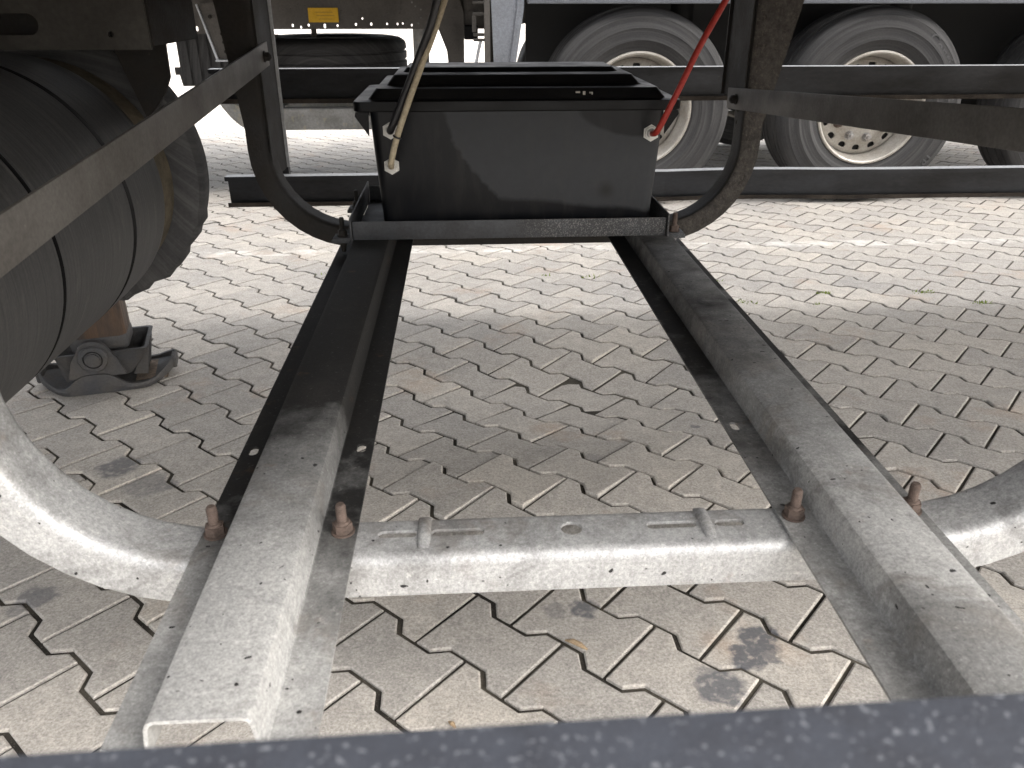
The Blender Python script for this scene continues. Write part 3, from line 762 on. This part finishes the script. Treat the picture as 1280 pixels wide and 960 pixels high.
cable('cable', [(-.159, 1.812, .733), (-.154, 1.784, .742), (-.138, 1.776, .775), (-.113, 1.770, .828), (-.085, 1.762, .89), (-.060, 1.752, .945), (-.043, 1.755, 1.0), (-.02, 1.77, 1.08), (-.01, 1.78, 1.247)], .0078, M_blk, 'black cable strapped alongside the tan cable')
bm = bmesh.new(); lathe(bm, [(.0085, -.002), (.0095, -.001), (.0095, .001), (.0085, .002)], 'z', 20, True, Matrix.Translation((-.141, 1.765, .728)) @ Matrix.Rotation(R(24), 4, 'Y'))
tag(bm_obj('cable_tie', bm, M_blk, smooth=True), 'thin black tie around the tan cable', 'cable tie')

# ------------------------------------------------------------------ drum under the trailer, left
dr = thing('tank', 'large dark grey grooved drum slung beneath the trailer at left', 'tank', (-.93, 1.2, .30))
DC = Vector((-.945, 0, .615)); dofs = Vector((-.93, 1.2, .30))
prof = []
Rd = .285
def groove(y, dpt=.014, hw=.006): return [(Rd, y - hw), (Rd - dpt, y - hw * .55), (Rd - dpt, y + hw * .55), (Rd, y + hw)]
prof += [(0.02, .62), (.2, .62), (.262, .635), (.279, .65), (Rd, .67)] + groove(.98) + groove(1.30) + groove(1.62, .01, .009)
prof += [(Rd - .001, 1.74), (Rd - .004, 1.79), (Rd - .003, 1.80), (Rd - .004, 1.812), (Rd - .012, 1.835), (Rd - .03, 1.852), (.2, 1.86), (.02, 1.86)]
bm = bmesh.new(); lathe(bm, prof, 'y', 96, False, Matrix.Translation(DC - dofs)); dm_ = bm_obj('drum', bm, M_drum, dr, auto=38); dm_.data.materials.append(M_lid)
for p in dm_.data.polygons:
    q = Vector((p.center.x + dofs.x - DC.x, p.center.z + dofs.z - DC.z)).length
    if q < Rd - .003 and .9 < p.center.y + dofs.y < 1.7: p.material_index = 1  # groove faces coloured black as painted shade in the recesses
bm = bmesh.new(); lathe(bm, [(.24, 1.861), (.262, 1.862), (.264, 1.93), (.24, 1.93)], 'y', 96, True, Matrix.Translation(DC - dofs)); bm_obj('strap', bm, worn('strap_brown', (.10, .082, .055), (.05, .042, .03), .8, 0, 20, 150, .8, None, .4), dr, auto=38)
bm = bmesh.new(); pr2 = [(.18, 1.94), (.29, 1.935), (.318, 1.945), (.325, 1.97), (.322, 2.02), (.30, 2.05), (.18, 2.05)]
lathe(bm, pr2, 'y', 96, True, Matrix.Translation(DC + Vector((.0, 0, .01)) - dofs))
for v in bm.verts:                                        # ragged lower edge
    a = math.atan2(v.co.z + dofs.z - DC.z, v.co.x + dofs.x - DC.x)
    if -2.6 < a < -.35:
        rr = 1 + .025 * math.sin(a * 23) * math.sin(a * 9 + 1)
        cxz = Vector((DC.x - dofs.x, v.co.y, DC.z - dofs.z)); v.co = cxz + (v.co - cxz) * rr
bm_obj('end_ring', bm, M_rubber, dr, auto=38)
for y in (1.13, 1.46):
    bm = bmesh.new(); box(bm, DC.x - .03, DC.x + .03, y - .02, y + .02, DC.z + Rd + .0015, 1.247); o = bm_obj('hanger', bm, M_black_steel, dr)
    for v in o.data.vertices: v.co -= dofs

# ------------------------------------------------------------------ landing leg
lx, ly = -1.075, 2.24; lz = ground_z(lx, ly)
lg = thing('landing_leg', 'rusty landing leg with a black cast foot standing on the paving', 'landing leg', (lx, ly, lz), R(14))
def lpart(name, bm, m, auto=30, parent=None): return bm_obj(name, bm, m, parent or lg, auto=auto)
bm = bmesh.new(); box(bm, -.075, .075, -.06, .06, .115, 1.245, bev=.016, seg=3); lpart('leg_tube', bm, M_tube)
bm = bmesh.new(); box(bm, -.0775, .0775, -.0625, .0625, .112, .165, bev=.016, seg=3); lpart('leg_band', bm, M_cast)
# sole: boat-shaped pan with raised ends and side walls that rise to the pivot
def sole():
    bm = bmesh.new(); N = 28; rows = []
    for i in range(N + 1):
        u = -1 + 2 * i / N; x = u * .185
        hw = .108 * (1 - abs(u) ** 4.5 * .75)
        zb = .006 + .030 * max(0, (abs(u) - .55) / .45) ** 1.6
        wall = .016 + .042 * math.exp(-((u + .12) / .36) ** 4) + .012 * max(0, (abs(u) - .7) / .3)
        t = .011
        rows.append([(x, -hw, zb + wall), (x, -hw - .003, zb + wall * .5), (x, -hw * .96, zb - .004), (x, hw * .96, zb - .004), (x, hw + .003, zb + wall * .5), (x, hw, zb + wall), (x, hw - t, zb + wall), (x, hw - t, zb + .008), (x, -hw + t, zb + .008), (x, -hw + t, zb + wall)])
    vr = [[bm.verts.new(p) for p in r_] for r_ in rows]; n = 10
    for a, b in zip(vr, vr[1:]):
        for j in range(n): bm.faces.new((a[j], a[(j + 1) % n], b[(j + 1) % n], b[j]))
    bm.faces.new(vr[0]); bm.faces.new(vr[-1][::-1]); return bm
sl = lpart('sole', sole(), M_cast, 35)
bm = bmesh.new(); box(bm, .075, .165, -.07, .07, .0145, .019, bev=.002); lpart('caked_dirt', bm, M_dirt)
# end lips
for s in (-1, 1):
    bm = bmesh.new(); box(bm, s * .183 - .008, s * .183 + .008, -.035, .035, .026, .058, bev=.006, seg=3); lpart('sole_lip', bm, M_cast)
# cradle: open box around the leg, with flared rim, ribs on its ends and pivot bosses on its cheeks
def cradle():
    rings = []
    for z, ex, ey in ((.040, .070, .070), (.075, .100, .082), (.118, .124, .090), (.124, .130, .094)):
        rings.append([(x, y, z) for x, y in rrect(-ex, ex, -ey, ey, .018, 4)])
    for z, ex, ey in ((.124, .119, .083), (.112, .113, .079), (.060, .085, .070)):
        rings.append([(x, y, z) for x, y in rrect(-ex, ex, -ey, ey, .012, 4)])
    return loft(rings)
lpart('cradle', cradle(), M_cast, 35)
for sx in (-1, 1):
    for yy in (-.045, 0, .045):
        bm = bmesh.new(); Mr = Matrix.Translation((0, yy, 0)) @ Matrix.Rotation(PI / 2, 4, 'X')
        prism(bm, [(sx * .072, .03), (sx * .110, .026), (sx * .128, .118), (sx * .118, .118)], -.006, .006, Mr); lpart('cradle_rib', bm, M_cast)
for sy in (-1, 1):
    bm = bmesh.new(); Mr = Matrix.Translation((-.015, sy * .094, 0)) @ Matrix.Rotation(PI / 2, 4, 'X')
    prism(bm, [(-.075, .055), (.075, .055), (.060, .105), (.045, .128)] + [(.045 * math.cos(a), .118 + .045 * math.sin(a)) for a in [PI * k / 10 for k in range(1, 10)]] + [(-.045, .128), (-.060, .105)], -.008, .008, Mr); lpart('cheek', bm, M_cast)
    bm = bmesh.new(); lathe(bm, [(.026, -.006), (.038, -.004), (.040, .004), (.036, .010), (.026, .010)], 'y', 28, True, Matrix.Translation((-.015, sy * .104, .112)) @ Matrix.Rotation(PI if sy < 0 else 0, 4, 'X')); lpart('pivot_boss', bm, M_cast, 40)
bm = bmesh.new(); cyl(bm, (-.015, -.118, .112), (-.015, .118, .112), .0225, n=28); bmesh.ops.bevel(bm, geom=[e for e in bm.edges if abs(e.verts[0].co.y - e.verts[1].co.y) < .001], offset=.004, segments=2, affect='EDGES'); lpart('pivot_pin', bm, M_cast, 40)

# ------------------------------------------------------------------ neighbouring trailer
nb = thing('semi_trailer', 'neighbouring trailer with silver wheels parked beyond the far guard rails', 'trailer', (2.28, 5.8, -.1), 0, 'parked trailers')
nofs = Vector((2.28, 5.8, -.1))
def npart(name, bm, m, auto=None, parent=None):
    for v in bm.verts: v.co -= nofs
    return bm_obj(name, bm, m, parent or nb, auto=auto)
def nbox(name, m, *a, bev=0.0, auto=None):
    bm = bmesh.new(); box(bm, *a, bev=bev); return npart(name, bm, m, auto)
nbox('floor', M_dark, -4.6, 6.6, 4.62, 7.16, 1.13, 1.17)
nbox('body', M_curtain, -4.6, 6.6, 4.60, 7.18, 1.173, 1.85)  # unseen; top kept low to let more sky light into the gap
# main beams with punched holes
for y, z0 in ((5.2, .812), (6.45, .86)):
    bm = bmesh.new(); MB = Matrix.Translation((0, y, 0)) @ Matrix.Rotation(PI / 2, 4, 'X')
    prism(bm, [(-1.30, z0 + .004), (.18, z0 + .004), (1.0, z0 + .12), (6.0, z0 + .12), (6.0, 1.127), (-4.4, 1.127), (-4.4, z0 - .02), (-1.30, z0 - .02)], -.004, .004, MB)
    o = npart('main_beam', bm, M_chassis)
    if y < 6:
        # x, z, width, height of each punched hole, metres
        holes = [(-0.983, 0.836, .012, .017), (-0.935, 0.827, .011, .015), (-0.890, 0.838, .012, .015), (-0.797, 0.833, .013, .024), (-0.723, 0.835, .011, .014), (-0.615, 0.842, .012, .015), (-0.526, 0.843, .012, .016), (-0.433, 0.844, .010, .012), (-0.372, 0.843, .010, .013), (-0.341, 0.846, .010, .011), (-0.288, 0.837, .011, .014), (-0.249, 0.847, .011, .014), (-0.937, 0.950, .010, .010), (-0.981, 0.925, .009, .009), (-0.799, 0.952, .009, .009), (-0.615, 0.954, .012, .012), (-0.576, 0.918, .012, .012), (-0.575, 0.873, .011, .011), (-0.692, 0.916, .011, .011), (-0.434, 0.958, .011, .011), (-0.424, 0.907, .011, .011), (-0.379, 0.954, .011, .011), (-0.341, 0.958, .012, .012), (-0.348, 0.924, .011, .011), (-0.281, 0.958, .011, .011), (-0.263, 0.937, .011, .011), (-0.232, 0.920, .011, .011), (-0.234, 0.877, .011, .011), (-0.354, 0.903, .011, .011), (-1.628, 0.824, .012, .014), (-1.600, 0.854, .010, .010), (-1.570, 0.815, .014, .014), (-1.535, 0.820, .014, .026), (-1.719, 0.824, .010, .010)]
        bm = bmesh.new()
        for hx, hz, a, b in holes:
            prism(bm, [(p - nofs.x, q - nofs.z) for p, q in stadium(hx, hz, a, b, 3)], -.03, .03, Matrix.Translation((0, y - nofs.y, 0)) @ Matrix.Rotation(PI / 2, 4, 'X'))
        cut(o, bm)
bm = bmesh.new(); box(bm, -.885, -.712, 5.190, 5.1945, .853, .930); lab = npart('sticker', bm, M_yellow)
lab['label'] = 'small yellow sticker on the chassis beam'
bm = bmesh.new()
for k, (a, b) in enumerate(((-.845, -.745), (-.84, -.735), (-.825, -.75))): box(bm, a, b, 5.1885, 5.1895, .905 - k * .018, .9085 - k * .018)
npart('sticker_lines', bm, M_print, None, lab)
bm = bmesh.new(); box(bm, -2.1, -1.28, 5.165, 5.194, .975, 1.10, bev=.004); npart('pale_rail', bm, M_white)
# tapered bracket on the beam, lower leg with bolts
bm = bmesh.new(); MBr = Matrix.Translation((0, 5.15, 0)) @ Matrix.Rotation(PI / 2, 4, 'X')
prism(bm, [(-1.50, .955), (-1.31, .965), (-1.295, .88), (-1.315, .66), (-1.425, .66), (-1.475, .88)], -.004, .004, MBr); tb = npart('bracket_plate', bm, M_chassis)
bm = bmesh.new(); prism(bm, [(-1.505, .95), (-1.497, .95), (-1.42, .655), (-1.43, .645)], -.03, .02, MBr); prism(bm, [(-1.43, .648), (-1.31, .648), (-1.31, .656), (-1.43, .656)], -.02, .05, MBr); npart('bracket_edge', bm, M_white)
for x, z in ((-1.435, .885), (-1.33, .892), (-1.375, .83), (-1.38, .795), (-1.375, .75), (-1.372, .70)):
    bm = bmesh.new(); cyl(bm, (x, 5.145, z), (x, 5.128, z), .010, n=6); npart('bolt', bm, M_black_steel)
# mud flap with moulded ribs
bm = bmesh.new(); MF = Matrix.Translation((0, 5.36, 0)) @ Matrix.Rotation(PI / 2, 4, 'X')
prism(bm, [(-1.72, .80), (-1.72, .60), (-1.755, .60), (-1.755, .555), (-1.73, .555), (-1.72, .49), (-1.30, .49), (-1.30, .80)], -.004, .004, MF)
for k in range(7): box(bm, -1.70 + k * .062, -1.656 + k * .062, 5.345, 5.3555, .50, .80, bev=.003)
fl = npart('mud_flap', bm, M_rubber)
# bracket leg near the lamp, black box, posts and clamp
bm = bmesh.new(); MBr = Matrix.Translation((0, 5.12, 0)) @ Matrix.Rotation(PI / 2, 4, 'X')
prism(bm, [(-.14, 1.0), (-.01, 1.0), (.02, .90), (.015, .58), (-.075, .58), (-.085, .70), (-.14, .84)], -.004, .004, MBr); npart('bracket_plate', bm, M_chassis)
for x, z in ((-.035, .93), (-.04, .83), (-.03, .79), (-.028, .75), (-.03, .70), (.06, .9), (.12, .9)):
    bm = bmesh.new(); cyl(bm, (x, 5.115, z), (x, 5.10, z), .009 if x < .05 else .018, n=6 if x < .05 else 18); npart('bolt', bm, M_chassis)
nbox('bracket_plate', M_chassis, .022, .155, 5.128, 5.14, .845, 1.12)
nbox('junction_box', M_lid, .018, .098, 5.02, 5.08, .765, .842, bev=.006)
nbox('post', M_black_steel, .135, .205, 5.0, 5.05, .35, 1.125)
bm = bmesh.new()
for z0, z1 in ((.955, .968), (.90, .915), (.80, .815), (.775, .788)): box(bm, .065, .152, 4.62, 4.67, z0, z1, bev=.003)
box(bm, .060, .082, 4.62, 4.67, .82, .90, bev=.003); npart('clamp', bm, M_chassis)
bm = bmesh.new(); tube(bm, catmull([(.11, 4.8, .78), (.09, 4.8, .70), (.07, 4.8, .60), (.07, 4.8, .5)], 6), .009, 8); npart('hose', bm, M_white)
# blue-grey side panel and the rail above the wheels
bm = bmesh.new(); MP = Matrix.Translation((0, 4.54, 0)) @ Matrix.Rotation(PI / 2, 4, 'X')
prism(bm, [(.150, 1.12), (.335, 1.12), (.325, .93), (.275, .60), (.172, .60), (.158, .95)], -.012, .012, MP); npart('side_panel', bm, M_panel)
bm = bmesh.new(); prism(bm, [(.300, 1.11), (.308, 1.11), (.298, .93), (.250, .61), (.244, .61), (.290, .93)], .012, .018, MP); npart('panel_fold', bm, M_panel)
nbox('panel_post', M_chassis, .122, .150, 4.50, 4.60, .55, 1.12)
nbox('side_rail', M_panel, .345, 6.5, 4.515, 4.60, .957, 1.12, bev=.008, auto=30)
nbox('side_rail', M_white, -4.5, .10, 4.60, 4.64, 1.06, 1.128)

# wheels
def tyre_profile():
    q = []
    half = [(.300, .150), (.308, .165), (.330, .172), (.355, .186), (.358, .188), (.362, .187), (.40, .192), (.415, .1925), (.418, .194), (.422, .1925), (.445, .190), (.470, .184), (.474, .185), (.478, .182), (.495, .174), (.507, .166), (.5125, .158), (.517, .148)]
    grooves = [.105, .045]
    tread = []
    for gv_ in grooves: tread += [(.520, gv_ + .009), (.508, gv_ + .006), (.508, gv_ - .006), (.521, gv_ - .009)]
    right = half + tread
    return right + [(r, -h) for r, h in right[::-1]]
def text_ring(word, r, a_mid, size, z, flip=False):
    """raised lettering bent round a tyre wall, returned as triangles"""
    V = []; F = []
    widths = {'i': .42, 'l': .40, 't': .50, 'C': .95, 'm': 1.1}
    tot = sum(widths.get(ch, .78) for ch in word) * size; a = a_mid + (tot / 2 / r) * (-1 if flip else 1)
    for ch in word:
        wd = widths.get(ch, .78) * size; ac = a - (wd / 2 / r) * (-1 if flip else 1); a -= (wd / r) * (-1 if flip else 1)
        cu = bpy.data.curves.new('t', 'FONT'); cu.body = ch; cu.size = size * 1.45; cu.align_x = 'CENTER'; cu.extrude = .0016; cu.resolution_u = 3
        to = bpy.data.objects.new('t', cu); C.objects.link(to)
        me = bpy.data.meshes.new_from_object(to.evaluated_get(bpy.context.evaluated_depsgraph_get()))
        b = len(V)
        for v in me.vertices:
            th = ac - (PI / 2) * (-1 if flip else 1)
            lx_, ly_ = v.co.x, v.co.y - size * .5
            rr = r + (-ly_ if flip else ly_)
            ang = ac - (lx_ / r) * (-1 if flip else 1)
            V.append((rr * math.cos(ang), z - v.co.z, rr * math.sin(ang)))
        for p in me.polygons: F.append(tuple(b + i for i in p.vertices))
        bpy.data.objects.remove(to); bpy.data.curves.remove(cu); bpy.data.meshes.remove(me)
    return V, F
def make_wheel():
    """wheel facing -Y, centred at the origin; mesh = silver rim disc, children tyre, nuts, hub"""
    bm = bmesh.new()
    lathe(bm, [(.300, -.150), (.3045, -.158), (.303, -.168), (.294, -.1715), (.286, -.166), (.283, -.150), (.281, -.110), (.268, -.085), (.264, -.02), (.262, .06), (.272, .10), (.285, .15), (.300, .15), (.29, .10), (.275, .0), (.285, -.10)], 'y', 72, True)
    lathe(bm, [(.263, -.055), (.250, -.066), (.238, -.068)], 'y', 72)
    rim = bm_obj('wheel', bm, M_rim, auto=40)
    bm = bmesh.new()
    lathe(bm, [(.250, -.0655), (.205, -.077), (.192, -.083), (.185, -.088), (.150, -.092), (.0, -.092), (.0, -.080), (.150, -.080), (.180, -.077), (.205, -.066), (.250, -.0555)], 'y', 72, True)
    bmesh.ops.remove_doubles(bm, verts=bm.verts, dist=.0002)
    disc = bm_obj('wheel_disc', bm, M_rim, rim, auto=30)
    bm = bmesh.new()
    for k in range(16):
        a = 2 * PI * (k + .35) / 16; M_ = Matrix.Rotation(-a, 4, 'Y') @ Matrix.Translation((.226, 0, 0)) @ Matrix.Rotation(PI / 2, 4, 'X')
        prism(bm, stadium(0, 0, .036, .042, 5), -.02, .14, M_)
    cut(disc, bm); finish(disc, 30)
    for k in range(10):
        a = 2 * PI * (k + .1) / 10; M_ = Matrix.Rotation(-a, 4, 'Y') @ Matrix.Translation((.1675, -.088, 0)) @ Matrix.Rotation(PI / 2, 4, 'X')
        bm = bmesh.new(); bmesh.ops.create_cone(bm, cap_ends=True, segments=20, radius1=.027, radius2=.026, depth=.006, matrix=M_ @ Matrix.Translation((0, 0, .003)))
        bmesh.ops.create_cone(bm, cap_ends=True, segments=6, radius1=.0225, radius2=.021, depth=.026, matrix=M_ @ Matrix.Translation((0, 0, .018)))
        bmesh.ops.create_cone(bm, cap_ends=True, segments=14, radius1=.010, radius2=.009, depth=.014, matrix=M_ @ Matrix.Translation((0, 0, .036)))
        bm_obj('wheel_nut', bm, M_nut if k % 3 else M_rust, rim, auto=30)
    bm = bmesh.new(); lathe(bm, [(.255, -.045), (.255, .12), (.06, .12), (.06, -.045)], 'y', 48, True); bm_obj('brake_drum', bm, M_dark, rim, auto=35)
    bm = bmesh.new(); lathe(bm, [(.118, -.093), (.112, -.098), (.104, -.120), (.095, -.128), (.07, -.130), (.0, -.130)], 'y', 48); bm_obj('hub', bm, M_rim, rim, auto=35)
    bm = bmesh.new(); lathe(bm, tyre_profile(), 'y', 96, True); ty_ = bm_obj('tyre', bm, M_rubber, rim, auto=28)
    return rim
def copy_wheel(src, parent, loc, rot):
    c = src.copy(); C.objects.link(c); c.parent = parent; c.location = loc; c.rotation_euler = rot
    for ch in src.children:
        d = ch.copy(); C.objects.link(d); d.parent = c
    return c
w0 = make_wheel(); w0.parent = nb
WX = [.955, 2.28, 3.595]; WY, WZ = 4.735, .425
w0.location = Vector((WX[1], WY, WZ)) - nofs; w0.rotation_euler = (0, R(9), 0)
for word, a, fl_ in (('Continental', R(38), False), ('Continental', R(-52), True)):
    v_, f_ = text_ring(word, .446, a, .058, -.1885, fl_); mesh_obj('lettering', v_, f_, M_letter, w0)
for x, rr in ((WX[0], -14), (WX[2], 31)):
    c = copy_wheel(w0, nb, Vector((x, WY, WZ)) - nofs, (0, R(rr), 0))
for x in WX:
    c = copy_wheel(w0, nb, Vector((x, 6.9, WZ - .04)) - nofs, (0, R(x * 40), PI))
for o in [o for o in bpy.data.objects if o.name.startswith('lettering') and o.parent is not w0]: bpy.data.objects.remove(o)
nbox('dark_backdrop', M_dark, .38, 6.3, 5.14, 5.155, .36, 1.128)  # added dark sheet standing in for the shade behind the wheels
for x in WX:
    bm = bmesh.new(); cyl(bm, (x, 4.85, WZ), (x, 6.8, WZ), .07, n=20); npart('axle', bm, M_black_steel)
    bm = bmesh.new(); cyl(bm, (x + .35, 5.25, .55), (x + .35, 5.25, 1.12), .13, n=24); npart('air_spring', bm, M_lid, 30)
    bm = bmesh.new(); box(bm, x - .5, x + .4, 5.22, 5.32, .48, .56, bev=.01); npart('trailing_arm', bm, M_black_steel)

# ------------------------------------------------------------------ spare wheel in the neighbour's carrier
sp = thing('spare_tyre', 'spare tyre lying flat in the carrier under the neighbouring trailer', 'tyre', (-.90, 6.03, .352))
bm = bmesh.new()
lathe(bm, [(r, h) for r, h in tyre_profile()], 'z', 72, True, Matrix.Translation((0, 0, .20)) ); bm_obj('tyre', bm, M_rubber, sp, auto=28)
bm = bmesh.new(); lathe(bm, [(.30, .03), (.285, .06), (.265, .15), (.265, .30), (.30, .37), (.29, .37), (.255, .30), (.2, .24), (.0, .24), (.0, .23), (.2, .23), (.255, .15), (.275, .05)], 'z', 48, True); bm_obj('rim', bm, M_rim, sp, auto=35)
bm = bmesh.new(); box(bm, -.42, -.39, -.34, -.30, .415, .60, bev=.004); box(bm, -.64, -.28, -.36, -.28, .395, .415, bev=.004); bm_obj('clamp', bm, M_chassis, sp, auto=30)
bm = bmesh.new(); box(bm, -.06, -.03, -.36, -.32, .40, .47, bev=.004); bm_obj('clamp', bm, M_chassis, sp, auto=30)
nc = thing('spare_wheel_carrier', 'galvanised curved carrier bracket holding the flat spare tyre under the other trailer', 'carrier', (-1.1, 5.4, .37), 0, 'spare wheel carriers')
def simple_u(y0, W, m):
    xl, xr, zb, Rb = -1.54, -.30, .345, .20; path = []
    for z in (1.12, .9, .7): path.append((xl, z, -1, 0))
    for i in range(11):
        a = PI + PI / 2 * i / 10; path.append((xl + Rb + Rb * math.cos(a), zb + Rb + Rb * math.sin(a), math.cos(a), math.sin(a)))
    for i in range(11):
        a = -PI / 2 + PI / 2 * i / 10; path.append((xr - Rb + Rb * math.cos(a), zb + Rb + Rb * math.sin(a), math.cos(a), math.sin(a)))
    for z in (.7, .9, 1.12): path.append((xr, z, 1, 0))
    V = []; F = []; pr_ = [(0, .135), (0, .008), (.008, 0), (W - .008, 0), (W, .008), (W, .135), (W - .004, .135), (W - .004, .008), (.004, .008), (.004, .135)]
    n = len(pr_)
    for x, z, nx, nz in path:
        for u, v in pr_:
            v = v * (1.0 if nz < -.97 else .45 + .55 * max(0, -nz) ** 6) if v > .05 else v
            V.append((x + nx * v + 1.1, y0 + u - 5.4, z + nz * v - .37))
    for i in range(len(path) - 1):
        for j in range(n): F.append((i * n + j, i * n + (j + 1) % n, (i + 1) * n + (j + 1) % n, (i + 1) * n + j))
    return mesh_obj('support_bracket', V, F, m, nc, auto=40)
M_galfar = worn('zinc_far', (.30, .30, .295), (.16, .155, .14), .5, .3, 7, 90, .7, (30, .62, (.36, .33, .25), .5), .1)
simple_u(5.45, .08, M_galfar); simple_u(6.35, .08, M_galfar)
for x in (-1.20, -.60):
    bm = bmesh.new(); box(bm, x - .05 + 1.1, x + .05 + 1.1, 5.40 - 5.4, 6.5 - 5.4, .346 - .37, .3495 - .37); bm_obj('rail', bm, M_galfar, nc)

# ------------------------------------------------------------------ small litter and moss
def litter(name, pts, w_, m, label, cat):
    bm = bmesh.new(); L = []
    for i, (x, y) in enumerate(pts):
        k = math.sin(PI * (i + .3) / (len(pts) - .4)); d = Vector(pts[min(i + 1, len(pts) - 1)]) - Vector(pts[max(i - 1, 0)]); nrm = Vector((-d.y, d.x)).normalized() * w_ * k
        z = ground_z(x, y) + .003 + .004 * k
        L.append([bm.verts.new((x + nrm.x, y + nrm.y, z)), bm.verts.new((x, y, z + .003 * k)), bm.verts.new((x - nrm.x, y - nrm.y, z))])
    for a, b in zip(L, L[1:]):
        bm.faces.new((a[0], a[1], b[1], b[0])); bm.faces.new((a[1], a[2], b[2], b[1]))
    r_ = bmesh.ops.extrude_face_region(bm, geom=bm.faces[:])
    for v in [g_ for g_ in r_['geom'] if isinstance(g_, bmesh.types.BMVert)]: v.co.z -= .0012
    return tag(bm_obj(name, bm, m), label, cat, 'dry plant litter')
litter('dry_leaf', [(.152, 1.035), (.163, 1.030), (.175, 1.021), (.187, 1.010)], .006, M_straw, 'narrow dry leaf on the paving between bracket and front rail', 'leaf')
litter('dry_leaf', [(-.045, .872), (-.040, .866), (-.035, .859)], .004, M_straw, 'tiny straw scrap against the blurred front rail', 'leaf')
litter('twig', [(-.115, 1.335), (-.095, 1.343), (-.07, 1.35), (-.045, 1.352)], .0018, M_straw, 'thin brown twig just behind the bracket near the left rail', 'twig')
# moss tufts in a few joints: blades too many to count
bm = bmesh.new()
for (x, y, r_, n_) in ((1.042, 2.797, .04, 46), (1.388, 2.90, .025, 20), (1.019, 3.086, .03, 18), (1.783, 2.873, .035, 34), (1.926, 2.736, .03, 26), (.514, 3.178, .03, 26), (1.31, 2.76, .02, 12), (.33, 3.22, .02, 10), (-.62, 3.3, .02, 8)):
    for i in range(n_):
        a = random.uniform(0, 2 * PI); d = random.random() ** .7 * r_; bxx, byy = x + d * math.cos(a) * 1.3, y + d * math.sin(a) * .6
        z = ground_z(bxx, byy) - .004; h = random.uniform(.006, .016); q = random.uniform(0, 2 * PI); wv = .003
        t_ = Vector((random.gauss(0, .006), random.gauss(0, .006), h))
        a1 = bm.verts.new((bxx - wv * math.cos(q), byy - wv * math.sin(q), z)); a2 = bm.verts.new((bxx + wv * math.cos(q), byy + wv * math.sin(q), z)); a3 = bm.verts.new(Vector((bxx, byy, z)) + t_)
        bm.faces.new((a1, a2, a3))
ms = bm_obj('moss', bm, M_green); ms['kind'] = 'stuff'; tag(ms, 'small green moss tufts in the paving joints', 'moss')
